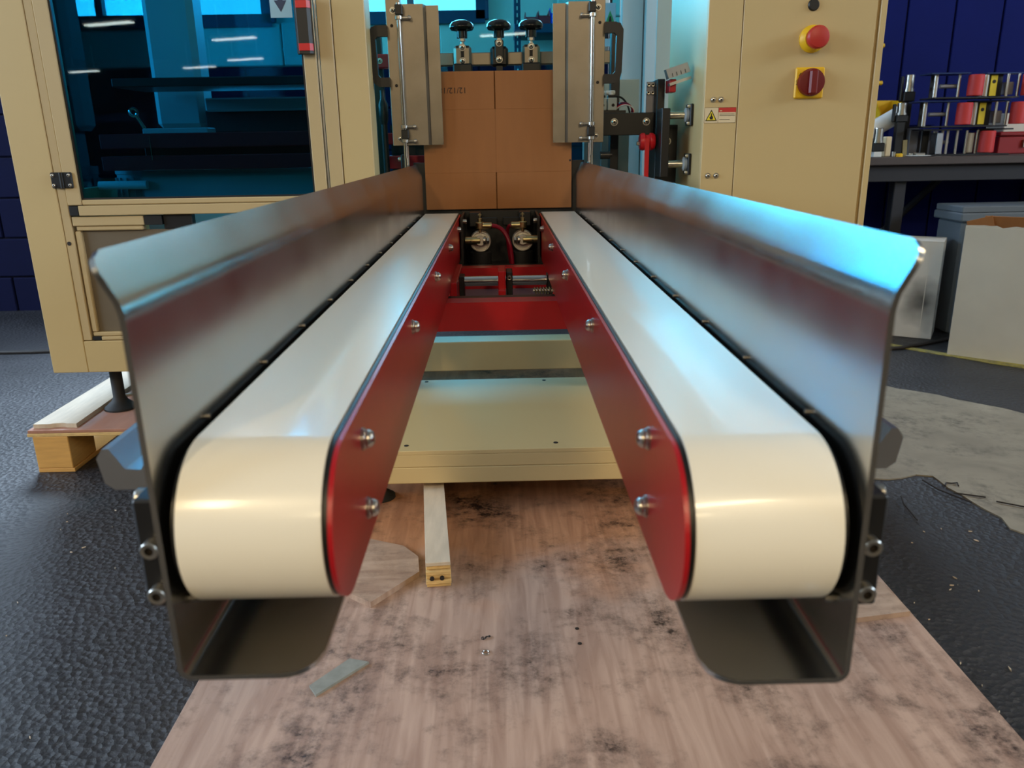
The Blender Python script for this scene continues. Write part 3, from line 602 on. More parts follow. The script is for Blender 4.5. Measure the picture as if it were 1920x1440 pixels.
a = PY(150, 352, 2.62); obj('air_pipe', MB().cyl((a[0], 2.75, a[2]), .014, .16, 'x', 14), 'white_plastic', im)
obj('rear_panel', pbox(345, 322, 592, 372, 2.9, .02), 'interior_grey', im)
obj('panel_edge', pbox(175, 290, 186, 350, 2.80, .02), 'interior_grey', im)
e = PY(250, 211, 2.75); ring = [(e[0]+.012*math.cos(t*.4), 2.75, e[2]+.012*math.sin(t*.4)) for t in range(17)]
obj('eye_fitting', MB().tube(ring, .005, 8).tube([(e[0]+.008, 2.75, e[2]-.012), (e[0]+.03, 2.75, e[2]-.05)], .005, 8), 'chrome', im)
obj('support_post', pbox(279, 255, 286, 300, 2.69, .008), 'chrome', im)
obj('hopper_chute', MB().prism([(PY(470, 320, 2.8)[0], PY(470, 320, 2.8)[2]), (PY(560, 258, 2.8)[0], PY(560, 258, 2.8)[2]), (PY(566, 268, 2.8)[0], PY(566, 268, 2.8)[2]), (PY(480, 330, 2.8)[0], PY(480, 330, 2.8)[2])], 'y', 2.79, 2.80), 'rubber', im)
obj('stand', MB().box(-1.2, -.6, 2.76, 2.80, .3, .87).box(-1.18, -1.10, 3.02, 3.1, .3, 1.01), 'motor_grey', im)

# ------------------------------------------------------------------ control cabinet
cc = root('control_cabinet', (.83, 2.6, .13), 'tall cream control cabinet with emergency stop and red rotary switch, right of the conveyors', 'cabinet')
obj('body', MB().box(.582, 1.073, YF+.012, 2.85, .30, 1.95, .002), 'cream', cc)
ss = obj('side_strip', MB().box(.582, .6765, YF, YF+.0115, .30, 1.95, .0015), 'cream', cc)
for x, z in ((.607, 1.045), (.629, 1.045), (.603, .838), (.627, .838)): piece('panel_screw', 'screw', (x, YF, z), '-y', ss, .95)
cdr = obj('door', MB().box(.6785, 1.046, YF, YF+.0115, .31, 1.94, .0015), 'cream', cc)
obj('edge_rim', MB().box(1.0555, 1.073, YF, YF+.0115, .30, 1.95, .0015), 'cream', cc)
for x, z0 in ((.63, .13), (1.03, 0)): obj('leg', MB().box(x-.025, x+.025, 2.4, 2.45, z0, .30).box(x-.025, x+.025, 2.78, 2.83, z0 if x > .72 else .13, .30), 'cream', cc)
obj('plug', MB().lathe([(.0155, YF), (.0155, YF-.003), (.013, YF-.006)], (.868, 0, 1.285), 'y', 20), 'black', cdr)
ring_ = [(.036, YF), (.036, YF-.006), (.030, YF-.012), (.026, YF-.020)]
es = obj('emergency_stop', MB().lathe(ring_, (.872, 0, 1.199), 'y', 32), 'yellow', cdr, label='yellow collar of the emergency stop')
obj('red_button', MB().lathe([(.018, YF-.020), (.018, YF-.030), (.029, YF-.034), (.030, YF-.048), (.026, YF-.054), (.012, YF-.057)], (.872, 0, 1.199), 'y', 32), 'estop_red', cdr, label='red mushroom button')
rs = obj('switch_plate', MB().box(.832, .914, YF-.008, YF, 1.044, 1.126, .004), 'yellow', cdr, label='yellow square plate of the rotary switch')
obj('rotary_handle', MB().lathe([(.036, YF-.008), (.037, YF-.020), (.035, YF-.026), (.0, YF-.027)][:3]+[(.030, YF-.0265)], (.874, 0, 1.086), 'y', 36).box(.862, .886, YF-.040, YF-.026, 1.053, 1.119, .005), 'dark_red', cdr, label='dark red rotary handle')
text('switch_mark', 'I', .014, (.8435, YF-.0083, 1.107), (math.pi/2, .6, 0), 'ink', cdr); text('switch_mark', 'ON', .009, (.8375, YF-.0083, 1.087), (math.pi/2, math.pi/2, 0), 'ink', cdr)
# safety label on the side strip
lb = obj('safety_label', MB().box(.584, .674, YF-.0004, YF, .983, 1.0245), 'label_white', ss)
def lbox(x0, x1, z0, z1, m, n='label_print'): obj(n, MB().box(x0, x1, YF-.0007, YF-.0004, z0, z1), m, ss)
for q in ((.584, .674, .983, .9836), (.584, .674, 1.0239, 1.0245), (.584, .5846, .983, 1.0245), (.6234, .624, .983, 1.0245), (.6734, .674, .983, 1.0245)): lbox(*q, 'ink', 'label_border')
lbox(.6245, .6734, 1.0115, 1.0239, 'label_red', 'label_header')
obj('label_triangle', MB().prism([(.5875, .9885), (.6205, .9885), (.604, 1.019)], 'y', YF-.0007, YF-.0004), 'ink', ss)
obj('label_triangle_field', MB().prism([(.5912, .9907), (.6168, .9907), (.604, 1.0145)], 'y', YF-.0010, YF-.0007), 'label_yellow', ss)
obj('label_symbol', MB().prism([(.601, .9925), (.608, .9925), (.6095, .999), (.606, 1.002), (.6055, 1.009), (.603, 1.009), (.6025, 1.001), (.5985, .9985)], 'y', YF-.0013, YF-.0010), 'ink', ss)
for z, x1 in ((1.006, .670), (1.002, .671), (.991, .657)): lbox(.6275, x1, z, z+.0013, 'ink')
obj('label_white_mark', MB().box(.6275, .634, YF-.0010, YF-.0007, 1.0145, 1.0165), 'label_white', ss)

# ------------------------------------------------------------------ adjusting mechanism between guide plate and cabinet
ad = root('width_adjuster', (.47, 2.6, .80), 'black adjusting mechanism with steel rods between right guide plate and cabinet', 'mechanism')
vp = obj('upright_plate', MB().box(.488, .512, 2.56, 2.72, .65, 1.117, .002), 'black_metal', ad)
obj('angle_plate', MB().box(.462, .4875, 2.60, 2.604, .985, 1.112, .001), 'grey_block', ad)
for z in (1.103, 1.080): 
    for x in (.468, .481): piece('socket', 'screw', (x, 2.60, z), '-y', ad, .8)
hb = obj('cross_plate', MB().box(.29, .487, 2.585, 2.599, .955, 1.022, .002), 'black_metal', ad)
for x in (.362, .462): piece('panel_screw', 'screw', (x, 2.585, .995), '-y', hb, 1.35)
obj('lower_plate', MB().box(.505, .565, 2.60, 2.64, .70, .985, .002), 'black_metal', ad)
piece('panel_screw', 'screw', (.532, 2.60, .935), '-y', ad, 1.5)
for z in (.995, .975, .90, .87, .84): piece('socket', 'screw', (.498, 2.56, z), '-y', ad, .7)
obj('belt_pulley', MB().lathe([(.022, 0), (.026, .006), (.026, .014), (.021, .018), (.021, .028), (.026, .032), (.026, .040), (.022, .046)], (.437, 2.55, .935), 'x', 24), 'red_plastic', ad)
obj('red_belt', MB().box(.449, .463, 2.5225, 2.526, .66, .945, .001), 'red_plastic', ad, label='red drive belt hanging from the pulley'); obj('axle_nut', MB().cyl((.428, 2.55, .93), .006, .01, 'x', 8), 'bolt_steel', ad)
for z in (1.010, .868):
    obj('guide_rod', MB().cyl((.505, 2.50, z), .011, .075, 'x', 20), 'chrome', ad)
    fl = obj('rod_flange', MB().box(.572, .581, 2.468, 2.530, z-.031, z+.031, .002), 'black_metal', ad); obj('flange_hub', MB().lathe([(.012, 0), (.021, .004), (.021, .012)], (.560, 2.50, z), 'x', 20), 'motor_grey', ad)
    for dz in (-.024, .024): piece('socket', 'screw', (.572, 2.475, z+dz), '-x', ad, .9)
obj('rod_bracket', MB().box(.49, .515, 2.48, 2.56, .83, 1.03, .002), 'black_metal', ad)
sc = obj('scale_rail', MB().prism([(2.42, 1.118), (2.46, 1.118), (2.46, 1.146), (2.43, 1.146)], 'x', .512, .578).box(.512, .578, 2.43, 2.46, 1.098, 1.106).xf(Matrix.Translation((0, 0, 0))).rot(-.30, 'Y', (.512, 2.44, 1.10)).xf(Matrix.Translation((0, .06, -.006))), 'alu', ad, label='aluminium rail with scale marks')
for k in range(4): obj('scale_mark', MB().box(.524+k*.013, .5255+k*.013, 2.4185, 2.4195, 1.120, 1.130).rot(-.30, 'Y', (.512, 2.44, 1.10)).xf(Matrix.Translation((0, .06, -.006))), 'ink', ad)
obj('rail_block', MB().box(.513, .533, 2.50, 2.56, 1.075, 1.112, .002), 'red_paint', ad)
obj('stop_stud', MB().cyl((.315, 2.55, .897), .012, .03, 'x', 14).cyl((.340, 2.55, .897), .006, .012, 'x', 10), 'black_metal', ad)
vb = root('valve_block', (.35, 2.63, 1.03), 'pair of grey pneumatic valve blocks with wiring on the black cross plate', 'valve')
obj('shelf', MB().box(.30, .40, 2.60, 2.70, 1.0225, 1.030), 'black_metal', vb)
for x in (.312, .344):
    q = obj('valve_body', MB().box(x, x+.029, 2.61, 2.66, 1.0305, 1.068, .002), 'interior_grey', vb); piece('hole', 'port', (x+.017, 2.61, 1.046), '-y', q, 1.1); obj('valve_cap', MB().box(x+.003, x+.026, 2.62, 2.65, 1.068, 1.076, .001), 'ink', q)
    obj('fitting', MB().cyl((x+.014, 2.635, 1.076), .010, .014, 'z', 12, .002).cyl((x-.004, 2.635, 1.084), .007, .03, 'x', 10, .002), 'white_plastic', q)
obj('base_box', MB().box(.31, .50, 2.95, 3.05, 1.03, 1.145, .002), 'interior_grey', vb); 
for k, m in enumerate(('white_plastic', 'red_plastic', 'plate_blue', 'red_hose')): obj('wire', MB().tube(bez([(.372, 2.62+.006*k, 1.034+.004*k), (.395, 2.6, 1.055+.003*k), (.425, 2.6, 1.045), (.428-.003*k, 2.61, 1.024)]), .0022, 6), m, vb)
obj('cable', MB().tube(bez([(.365, 2.64, 1.072), (.39, 2.64, 1.078), (.41, 2.64, 1.06), (.415, 2.62, 1.024)]), .003, 6), 'black', vb)
obj('panel_light', MB().box(.60, .90, 3.2, 3.21, .45, 1.9, .001), 'interior_grey', label='pale flat machine panel behind the rods beside the cabinet', cat='panel')
obj('rear_casing', MB().box(.30, .46, 2.90, 2.94, .55, 1.00, .002).box(.36, .40, 2.88, 2.90, .55, 1.0), 'motor_grey', label='grey metal casing low behind the right guide plate', cat='casing')
# small linkage left of the left guide plate
lk = root('gate_linkage', (-.39, 2.55, .7), 'black linkage rod with red cross rails left of the left guide plate', 'linkage')
obj('link_rod', MB().cyl((-.355, 2.60, .85), .010, .22, 'z', 14).lathe([(.010, 1.0), (.015, 1.02), (.015, 1.06), (.008, 1.075), (.008, 1.10)], (-.355, 2.60, 0), 'z', 14), 'black_metal', lk)
obj('cross_rail', MB().box(-.36, -.235, 2.66, 2.70, .94, .975, .002), 'red_paint', lk); obj('cross_rail', MB().box(-.36, -.235, 2.64, 2.68, .865, .905, .002), 'red_paint', lk)
obj('end_stop', MB().box(-.305, -.285, 2.56, 2.60, .86, .91, .003), 'black', lk); piece('socket', 'screw', (-.305, 2.58, .895), '-x', lk)
obj('mount', MB().box(-.35, -.24, 2.70, 2.74, .6, 1.0), 'black_metal', lk)

# ------------------------------------------------------------------ plywood base under the machine and scraps on it
pw = root('plywood_skid', (.11, 1.6, 0), 'large stained plywood sheet on bearers lying under the conveyors', 'plywood')
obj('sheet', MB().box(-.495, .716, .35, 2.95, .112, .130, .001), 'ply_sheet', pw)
for x in (-.44, .11, .64): obj('bearer', MB().box(x-.05, x+.05, .45, 2.9, 0, .112, .002), 'timber', pw)
ASKEW = .10
ws = root('wood_strip', (-.13, 1.6, .13), 'narrow laminated wood packer with rough sawn end on the plywood', 'wood')
for k in range(6):
    d = (.004, 0, .003, .001, .005, .002)[k]
    obj('ply', MB().box(-.1545+d*.3, -.1065-d*.25, 1.326+d*1.6, 1.93, .1302+k*.0092, .1302+(k+1)*.0092-.0016, .0005).rotz(ASKEW, (-.13, 1.326, .13)), 'ply_edge' if k < 5 else 'ply_pale', ws)
for x in (-.143, -.124): obj('nail_hole', MB().cyl((x, 1.3255, .151), .0042, .004, 'y', 10).rotz(ASKEW, (-.13, 1.326, .13)), 'ink', ws)
obj('plywood_offcut', MB().prism([(-.251, 1.265), (-.172, 1.370), (-.180, 1.43), (-.215, 1.475), (-.293, 1.51), (-.38, 1.38), (-.30, 1.302)], 'z', .1302, .142), 'scrap_ply', label='angular plywood offcut lying left of the wood packer', cat='wood')
obj('wood_sliver', MB().prism([(-.313, 1.046), (-.298, 1.024), (-.229, 1.102), (-.262, 1.112)], 'z', .1302, .1345), 'grey_stick', label='thin grey wood sliver on the plywood below the left belt', cat='wood')
obj('plywood_offcut', MB().prism([(.56, 1.175), (.707, 1.199), (.70, 1.296), (.66, 1.315), (.56, 1.30)], 'z', .1302, .140), 'scrap_ply', label='brown plywood offcut at the right edge under the right conveyor', cat='wood')
p = PZ(911, 1225, .13); obj('spring_washer', MB().tube([(p[0]+.0055*math.cos(t*.4), p[1]+.0055*math.sin(t*.4), .1318) for t in range(15)], .0013, 6), 'bolt_steel', label='tiny steel washer ring lying on the bare plywood', cat='washer')
p = PZ(911, 1200, .13); obj('swarf_curl', MB().tube([(p[0]+.001*t+.003*math.cos(t*1.1)-.007, p[1]+.004*math.sin(t*1.3)+.0006*t, .1325+.0012*math.sin(t)) for t in range(15)], .0009, 5), 'wire_dark', label='dark metal swarf curl just behind the washer', cat='swarf')
for u, v, l in ((1082, 1179, 'dark countersunk screw head in the plywood, farther of two'), (1087, 1207, 'dark countersunk screw head in the plywood, nearer of two')):
    p = PZ(u, v, .13); obj('screw_head', MB().lathe([(.0036, .1302), (.0036, .1310), (.002, .1312)], (p[0], p[1], 0), 'z', 12), 'ink', label=l, cat='screw')
# chips and splinters scattered about
rnd = random.Random(11)
ch = MB()
for k in range(80):
    side = rnd.random() < .5
    x, y = (rnd.uniform(-1.2, -.52), rnd.uniform(.75, 2.2)) if side else (rnd.uniform(.74, 1.3), rnd.uniform(.9, 1.9))
    s = rnd.uniform(.001, .0035); a = rnd.uniform(0, 6.28); l = s*rnd.uniform(1, 2.5)
    ca, sa = math.cos(a), math.sin(a)
    ch.prism([(x+ca*l, y+sa*l), (x-sa*s*.4, y+ca*s*.4), (x-ca*l*.8, y-sa*l*.8), (x+sa*s*.5, y-ca*s*.5)], 'z', .001, .0035)
obj('floor_grit', ch, 'ply_pale', label='pale wood chips and grit scattered over the dark floor', cat='debris', kind='stuff')

# ------------------------------------------------------------------ pallet under the left enclosure
pl = root('pallet', (-1.1, 2.9, 0), 'small timber pallet with red-brown plywood deck under the left enclosure', 'pallet')
obj('deck_layer', MB().box(-1.435, -.60, 2.252, 3.6, .1255, .135, .001), 'ply_red', pl); obj('deck_layer', MB().box(-1.437, -.60, 2.25, 3.6, .115, .125, .001), 'ply_edge', pl)
for y in (2.25, 3.40): obj('block', MB().box(-1.423, -1.317, y, y+.145, .0125, .115, .002), 'timber', pl); obj('block', MB().box(-.75, -.64, y, y+.145, .0125, .115, .002), 'timber', pl)
for x0, x1 in ((-1.423, -1.313), (-.755, -.64)): obj('base_board', MB().box(x0, x1, 2.25, 3.58, 0, .012, .001), 'timber', pl)
rnd = random.Random(4)
edge = [(-1.425+.130*i/9, 2.272+(.006 if 4 <= i <= 6 else 0)+rnd.uniform(-.002, .002)) for i in range(10)]
obj('loose_plank', MB().prism(edge+[(-1.305, 2.62), (-1.31, 3.05), (-1.428, 3.05)], 'z', .1353, .1485), 'ply_pale', label='pale loose plywood plank lying along the pallet edge beside the foot', cat='plank')
obj('wood_sliver', MB().box(-1.30, -1.21, 2.60, 2.612, .1353, .142).rotz(.5, (-1.25, 2.6, .13)), 'grey_stick', label='small grey stick on the pallet just behind the machine foot', cat='wood')

# floor cables and offcuts of wire
a = [PZ(u, v, .008) for u, v in ((-120, 664), (0, 661), (60, 660), (130, 657))]
obj('floor_cable', MB().tube(a, .009, 8), 'wire_dark', label='black cable running along the floor at the far left', cat='cable')
a = [PZ(u, v, .008) for u, v in ((1640, 655), (1690, 652), (1730, 645), (1765, 638), (1800, 630))]
obj('floor_cable', MB().tube(a, .008, 8), 'wire_dark', label='dark cable on the floor in front of the sooty white carton', cat='cable')
for k, (pts, l) in enumerate(([((1730, 900), (1760, 918), (1822, 942)), 'longest straight dark wire offcut on the pale concrete edge'], [((1788, 924), (1848, 932)), 'short dark wire offcut crossing beside the longest one'], [((1868, 940), (1925, 951)), 'dark wire offcut at the far right edge of the concrete'], [((1772, 911), (1774, 905), (1784, 906), (1795, 905), (1797, 911)), 'small hooked dark wire clip on the concrete'], [((1690, 930), (1695, 945), (1720, 975)), 'thin dark wire offcut on the dark floor beside the bearing block'])):
    obj('wire_offcut', MB().tube([PZ(u, v, .008) for u, v in pts], .0022, 6), 'wire_dark', label=l, cat='wire', group='wire offcuts on the floor')

# ------------------------------------------------------------------ white cartons at the right
def carton(name, x, y, ang, wx, wy, h, label, soot=False):
    c = (x, y, 0); M_ = 'stained_card' if soot else 'white_card'; t = .004
    r = root(name, c, label, 'box')
    def pc(n, mb, m=M_): return obj(n, mb.rotz(ang, c), m, r)
    pc('front_wall', MB().box(x, x+wx, y, y+t, .001, h, .001)); pc('back_wall', MB().box(x, x+wx, y+wy-t, y+wy, .001, h-.004, .001))
    pc('side_wall', MB().box(x, x+t, y+t, y+wy-t, .001, h-.002, .001)); pc('side_wall', MB().box(x+wx-t, x+wx, y+t, y+wy-t, .001, h-.002, .001)); pc('bottom', MB().box(x+t, x+wx-t, y+t, y+wy-t, .001, .005))
    return r, pc
ang = math.atan2(3.187-3.381, 2.208-1.984)
r1, pc = carton('open_carton', 1.984, 3.381, ang, .55, .45, .564, 'open white cardboard carton of scrap at the right edge, torn along its top')
rn = random.Random(5); tear = [(1.984+.55*i/24, .5635+rn.uniform(0, .010)) for i in range(25)]
pc('torn_edge', MB().prism(tear+[(2.534, .555), (1.984, .555)], 'y', 3.3815, 3.3845), 'white_card')
pc('torn_flap', MB().box(2.04, 2.30, 3.47, 3.474, .40, .61, .001).rot(.25, 'X', (2.1, 3.47, .5)), 'cardboard'); pc('torn_flap', MB().box(2.0, 2.10, 3.44, 3.444, .40, .60, .001).rot(-.3, 'Y', (2.05, 3.44, .5)), 'cardboard')
c_ = (1.984, 3.381, 0)
obj('strap_offcut', MB().box(2.22, 2.235, 3.45, 3.453, .40, .70).rot(.75, 'Y', (2.23, 3.45, .56)).rotz(ang, c_), 'black', label='black strap end sticking out of the open white carton', cat='strap')
a = PY(1806, 388, 3.74)
tb = root('storage_tote', (2.4, 4.0, 0), 'grey plastic storage tote standing behind the open white carton', 'tote')
obj('tub', MB().box(a[0]+.02, a[0]+.60, 3.76, 3.98, 0, a[2]-.07, .01), 'grey_plastic', tb); obj('rim', MB().box(a[0], a[0]+.62, 3.74, 3.99, a[2]-.07, a[2]-.03, .006).box(a[0]+.006, a[0]+.61, 3.75, 3.985, a[2]-.03, a[2], .004), 'grey_plastic', tb)
# closed sooty carton
ang2 = math.atan2(3.654-3.743, 2.056-1.913)
x0, y0 = 1.62, 3.743+(1.913-1.62)*.62
cbx = root('sooty_carton', (x0, y0, 0), 'closed white carton with black soot marks standing behind the right guard', 'box'); cz = (x0, y0, 0); W = math.hypot(2.056-1.62, 3.654-y0)
obj('body', MB().box(x0, x0+W, y0, y0+.20, .001, .462, .002).rotz(ang2, cz), 'stained_card', cbx)
for z0 in (.4622,): obj('top_flap', MB().box(x0, x0+W, y0, y0+.098, z0, z0+.004, .001).rotz(ang2, cz), 'white_card', cbx); obj('top_flap', MB().box(x0, x0+W, y0+.102, y0+.20, z0, z0+.004, .001).rotz(ang2, cz), 'white_card', cbx)
obj('glue_seam', MB().box(x0+W-.055, x0+W-.052, y0-.0008, y0, .02, .46).rotz(ang2, cz), 'white_card', cbx)
def soot(m, p, r):
    nt = m.node_tree; N, L = nt.nodes, nt.links; b = N['Principled BSDF']; src = b.inputs['Base Color'].links[0].from_socket
    g = N.new('ShaderNodeNewGeometry'); n = N.new('ShaderNodeTexNoise'); n.inputs['Scale'].default_value = 9; L.new(g.outputs['Position'], n.inputs['Vector'])
    d = N.new('ShaderNodeVectorMath'); d.operation = 'DISTANCE'; d.inputs[1].default_value = p; L.new(g.outputs['Position'], d.inputs[0])
    a = N.new('ShaderNodeMath'); a.operation = 'MULTIPLY_ADD'; a.inputs[1].default_value = .12; L.new(n.outputs[0], a.inputs[0]); L.new(d.outputs['Value'], a.inputs[2])
    k = N.new('ShaderNodeMapRange'); k.inputs['From Min'].default_value = r*.55; k.inputs['From Max'].default_value = r*1.7; k.inputs['To Min'].default_value = 1; k.inputs['To Max'].default_value = 0; L.new(a.outputs[0], k.inputs[0])
    x = N.new('ShaderNodeMixRGB'); x.inputs[2].default_value = lin((18, 18, 22)); L.new(k.outputs[0], x.inputs[0]); L.new(src, x.inputs[1]); L.new(x.outputs[0], b.inputs['Base Color'])
soot(SOOT, (2.02, 3.68, .17), .11)

# ------------------------------------------------------------------ workbench
wb = root('workbench', (3.0, 4.3, 0), 'long dark workbench along the navy boarded wall', 'workbench')
obj('worktop', MB().box(1.62, 4.6, 4.0, 4.78, .800, .838, .004), 'bench_top', wb); obj('front_rail', MB().box(1.64, 4.58, 4.03, 4.06, .72, .7995, .003), 'bench_dark', wb)
for x in (1.70, 2.02, 3.2, 4.5):
    for y in (4.06, 4.68): obj('leg', MB().box(x-.03, x+.03, y, y+.06, 0, .80, .003), 'bench_dark', wb)
obj('brace', MB().tube([(2.02, 4.72, .15), (2.6, 4.72, .72)], .02, 8), 'bench_dark', wb); obj('lower_shelf', MB().box(1.72, 4.5, 4.3, 4.7, .12, .15), 'bench_dark', wb)
ZW = .838
YH = 4.18
def X(u, v=240, Y=YH): return PY(u, v, Y)[0]
def Z(v, u=1780, Y=YH): return PY(u, v, Y)[2]
lev = [(ZW+.001, Z(242), 0), (Z(242)+.008, Z(189), -12), (Z(189)+.008, Z(137), 2)]
heads = ('lowest tape head of the stack, its red roller in front of the red toolbox', 'middle tape head of the stack with yellow warning label and two red rollers', 'topmost tape head of the stack with yellow warning label and two red rollers')
for i, (za, zb_, du_) in enumerate(lev):
    t = root('tape_head', (X(1800), YH, za), heads[i], 'tape head', 'stack of tape heads on the workbench'); U = lambda u: X(u+du_, 215)
    ph = .007
    obj('base_plate', MB().box(U(1735), U(1890), YH-.06, YH+.09, za, za+ph, .001), 'black_metal', t)
    for u0, u1 in ((1728, 1800), (1838, 1905)): obj('top_plate', MB().box(U(u0), U(u1), YH-.04 if u0 < 1800 else YH, YH+.08, zb_-ph, zb_, .001), 'plate_blue' if i else 'black_metal', t)
    obj('side_plate', MB().box(U(1745), U(1757), YH+.05, YH+.056, za+ph, zb_-ph), 'black', t); obj('side_plate', MB().box(U(1846), U(1875), YH+.03, YH+.04, za+ph, zb_-ph), 'black', t)
    z0, z1 = za+ph+.0004, zb_-ph-.0004
    for u in ((1745, 1788, 1878, 1898) if i else (1772, 1782, 1800, 1818, 1838)):
        obj('spacer_rod', MB().cyl((U(u), YH, z0), .011 if u == 1745 else .007, z1-z0, 'z', 12), 'bolt_steel', t)
    obj('cross_spindle', MB().cyl((U(1757), YH+.02, (z0+z1)/2), .010, U(1788)-U(1757), 'x', 12), 'grey_block', t)
    for u in ((1812, 1912) if i else (1850,)):
        obj('red_roller', MB().cyl((U(u), YH-.035, z0+.004), .036, (z1-z0)-.008, 'z', 24, .003), 'roller_red', t)
    obj('white_roller', MB().cyl((U(1830), YH+.02, z0+.004), .017, (z1-z0)*.85, 'z', 16, .002), 'white_plastic', t)
    obj('steel_roller', MB().cyl((U(1842 if i else 1762), YH+.02, z0+.004), .013, (z1-z0)-.006, 'z', 16), 'bolt_steel', t)
    if i:
        lb_ = obj('warning_label', MB().box(U(1852), U(1864), YH+.024, YH+.029, z0+.006, z1-.004), 'label_yellow', t); obj('label_mark', MB().cyl((U(1858), YH+.0225, (z0+z1)/2+.02), .009, .0012, 'y', 12), 'ink', t)
        obj('cutter_block', MB().box(U(1880), U(1893), YH+.01, YH+.06, z0+.01, z0+.07, .003), 'grey_block', t)
    else: obj('grey_guide', MB().box(U(1757), U(1768), YH-.03, YH+.03, z0, z1-.01, .002), 'alu', t)
def bench_thing(name, mb, m, label, cat): return obj(name, mb, m, label=label, cat=cat)
yb_ = root('parts_bin', (X(1650, 225, 4.5), 4.5, .95), 'yellow open-front plastic parts bin hung on the wall above the bench', 'bin')
q = [(4.40, Z(236, 1660, 4.45)), (4.62, Z(236, 1660, 4.45)), (4.62, Z(186, 1660, 4.45)), (4.47, Z(190, 1660, 4.45)), (4.40, Z(214, 1660, 4.45))]
obj('bin_side', MB().prism(q, 'x', X(1697, 215, 4.45), X(1699, 215, 4.45)), 'yellow', yb_); obj('bin_side', MB().prism(q, 'x', X(1642, 215, 4.45), X(1644, 215, 4.45)), 'yellow', yb_)
obj('bin_tray', MB().box(X(1644, 215, 4.45), X(1697, 215, 4.45), 4.40, 4.62, q[0][1], q[0][1]+.005).box(X(1644, 215, 4.45), X(1697, 215, 4.45), 4.615, 4.62, q[0][1], q[2][1]).box(X(1644, 215, 4.45), X(1697, 215, 4.45), 4.40, 4.405, q[0][1], q[0][1]+.05), 'yellow', yb_); obj('bin_hanger', MB().box(X(1660, 215, 4.45), X(1680, 215, 4.45), 4.62, YB-.041, q[2][1]-.03, q[2][1]), 'yellow', yb_)
for k, (u, v) in enumerate(((1656, 86), (1652, 156))):
    p = PY(u, v, 4.78); o = bench_thing('wall_hook', MB().cyl((p[0]-.03, 4.77, p[2]), .012, .03, 'x', 10).cyl((p[0]-.03, 4.765, p[2]), .008, .06, 'y', 10), 'yellow', ('upper' if k == 0 else 'lower')+' yellow peg on the navy boards beside the cabinet edge', 'peg')
a, b_ = Vector(PY(1632, 245, 4.3)), Vector(PY(1690, 212, 4.3))
bench_thing('white_tube', MB().tube([a+(a-b_)*.6, b_], .042, 20), 'white_plastic', 'slanting white plastic tube lying on the bench beside the yellow bin', 'tube')
for k, (u, v0, v1, Y, lab) in enumerate(((1704, 140, 195, 4.35, 'upper black clamp with steel cylinder, raised left of the tape heads'), (1690, 193, 232, 4.22, 'middle black clamp with steel cylinder above the white tube'), (1646, 240, 288, 4.12, 'lower steel cylinder fitting on the bench beside the cabinet edge'))):
    z1, z0 = Z(v0, u, Y), Z(v1, u, Y); x = X(u, (v0+v1)/2, Y); h = z1-z0
    t = root('pneumatic_clamp', (x, Y, ZW), lab, 'clamp', 'pneumatic clamps on the bench')
    obj('cylinder', MB().cyl((x, Y, z0+h*.45), .022, h*.55, 'z', 18, .003).cyl((x, Y, z0+h*.42), .026, h*.1, 'z', 18), 'bolt_steel', t); obj('bracket', MB().box(x-.03, x+.03, Y-.02, Y+.04, z0+h*.08, z0+h*.42, .004).box(x-.045, x-.032, Y-.01, Y+.01, z0+h*.1, z0+h*.95, .003), 'black_metal', t)
    obj('foot', MB().box(x-.02, x+.02, Y-.015, Y+.02, ZW+.0005, z0+h*.08, .002), 'black_metal' if k < 2 else 'white_plastic', t)
for u0, u1, v0, lab in ((1705, 1722, 240, 'left one of two grey metal blocks on the bench'), (1727, 1746, 242, 'right one of two grey metal blocks, next to the tape heads')): bench_thing('grey_block', MB().box(X(u0, 260, 4.3), X(u1, 260, 4.3), 4.3, 4.36, ZW+.0005, Z(v0, 1720, 4.3), .003), 'grey_block', lab, 'block')
bench_thing('beige_block', MB().box(X(1661, 270, 4.15), X(1672, 270, 4.15), 4.15, 4.19, ZW+.0005, Z(256, 1666, 4.15), .004), 'label_white', 'small upright beige block on the bench', 'block')
t = root('parts_plate', (X(1722, 288, 4.08), 4.08, ZW), 'white plate with small metal parts on the bench front', 'plate')
obj('plate', MB().lathe([(.05, ZW+.0005), (.06, ZW+.004), (.055, ZW+.006)], (X(1722, 288, 4.1), 4.1, 0), 'z', 24), 'white_plastic', t); obj('parts', MB().box(X(1714, 285, 4.1), X(1732, 285, 4.1), 4.08, 4.11, ZW+.006, ZW+.018, .003).cyl((X(1708, 285, 4.1), 4.1, ZW+.006), .01, .01), 'bolt_steel', t)
bench_thing('brass_bracket', MB().prism([(X(1694, 275, 4.2), ZW+.0005), (X(1702, 275, 4.2), ZW+.0005), (X(1700, 275, 4.2), Z(262, 1697, 4.2)), (X(1692, 275, 4.2), Z(263, 1697, 4.2))], 'y', 4.2, 4.22), 'brass', 'small brass bracket leaning on the bench behind the parts plate', 'bracket')
bench_thing('yellow_cap', MB().lathe([(.018, ZW+.0005), (.018, ZW+.012), (.012, ZW+.016)], (X(1686, 285, 4.1), 4.1, 0), 'z', 14), 'yellow', 'small yellow cap on the bench front', 'cap')
bench_thing('steel_pin', MB().cyl((X(1676, 283, 4.1), 4.1, ZW+.0005), .009, .024, 'z', 12, .002), 'bolt_steel', 'tiny upright steel pin on the bench near the yellow cap', 'pin')
bench_thing('blue_crate', MB().box(X(1664, 250, 4.6), X(1745, 250, 4.6), 4.6, 4.76, ZW+.0005, Z(232, 1700, 4.6), .005).box(X(1660, 250, 4.6), X(1749, 250, 4.6), 4.59, 4.765, Z(236, 1700, 4.6), Z(232, 1700, 4.6), .003), 'navy_board', 'dark blue crate at the back of the bench behind the grey blocks', 'crate')
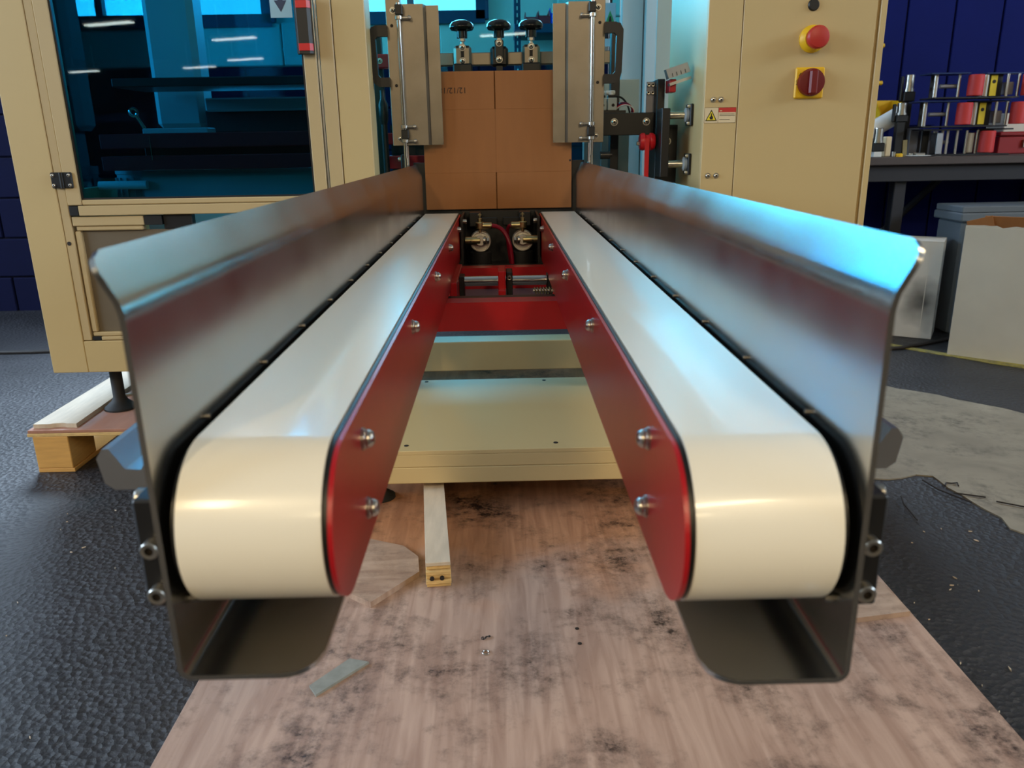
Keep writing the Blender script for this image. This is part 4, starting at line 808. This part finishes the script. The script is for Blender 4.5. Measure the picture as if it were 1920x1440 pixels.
t = root('toolbox', (X(1900, 270, 4.35), 4.35, ZW), 'dark red metal toolbox at the right end of the bench', 'toolbox')
obj('body', MB().box(X(1872, 270, 4.32), X(1990, 270, 4.32), 4.32, 4.55, ZW+.0005, Z(256, 1880, 4.32), .004), 'tool_red', t); obj('lid', MB().box(X(1870, 270, 4.32), X(1992, 270, 4.32), 4.31, 4.56, Z(255.5, 1880, 4.32), Z(247, 1880, 4.32), .006), 'tool_red', t); obj('latch', MB().box(X(1916, 270, 4.32), X(1922, 270, 4.32), 4.305, 4.32, Z(276, 1880, 4.32), Z(262, 1880, 4.32)), 'bolt_steel', t)
bench_thing('white_box', MB().box(X(1880, 225, 4.6), X(1995, 225, 4.6), 4.58, 4.75, ZW+.0005, Z(212, 1910, 4.6), .004).rot(.0, 'Y', (0, 0, 0)), 'white_card', 'white box behind the toolbox at the right edge', 'box')

# ------------------------------------------------------------------ racking seen above the carton through the rear pane
rk = root('storage_rack', (.4, 4.6, 0), 'dark blue slotted steel rack against the white wall behind the carton', 'rack')
xr = PY(970, 50, 4.55)[0]
for x in (xr, 1.45): 
    obj('upright', MB().box(x-.018, x+.018, 4.55, 4.58, 0, 2.3, .002), 'frame_blue', rk)
for k in range(16): obj('slot', MB().box(xr-.003, xr+.003, 4.5485, 4.55, 1.30+k*.034, 1.318+k*.034), 'white_wall', rk)
zs_ = PY(1010, 46, 4.5)[2]
obj('shelf', MB().box(xr-.018, 1.47, 4.46, 4.78, zs_-.045, zs_, .003), 'frame_blue', rk); obj('shelf', MB().box(xr-.018, 1.47, 4.46, 4.78, 1.05, 1.09, .003), 'frame_blue', rk)
for u0, u1, v, m, l in ((985, 1009, 20, 'red_bin', 'left red plastic bin on the rack shelf'), (1010, 1031, 17, 'red_bin', 'right red plastic bin on the rack shelf beside the blue one'), (1032, 1058, 12, 'blue_bin', 'bright blue plastic bin on the rack shelf')):
    xa_, xb_, zt_ = PY(u0, 30, 4.5)[0], PY(u1, 30, 4.5)[0], PY(u0, v, 4.5)[2]
    t = root('storage_bin', (xa_, 4.5, zs_), l, 'bin', 'bins on the rack shelf'); h_ = zt_-zs_
    pq = [(4.48, zs_+.0005), (4.72, zs_+.0005), (4.72, zt_), (4.55, zt_), (4.48, zs_+h_*.55)]
    obj('side', MB().prism(pq, 'x', xa_, xa_+.003), m, t); obj('side', MB().prism(pq, 'x', xb_-.003, xb_), m, t); obj('tray', MB().box(xa_+.003, xb_-.003, 4.48, 4.72, zs_+.0005, zs_+.004).box(xa_+.003, xb_-.003, 4.48, 4.484, zs_+.004, zs_+h_*.5).box(xa_+.003, xb_-.003, 4.716, 4.72, zs_+.004, zt_), m, t)
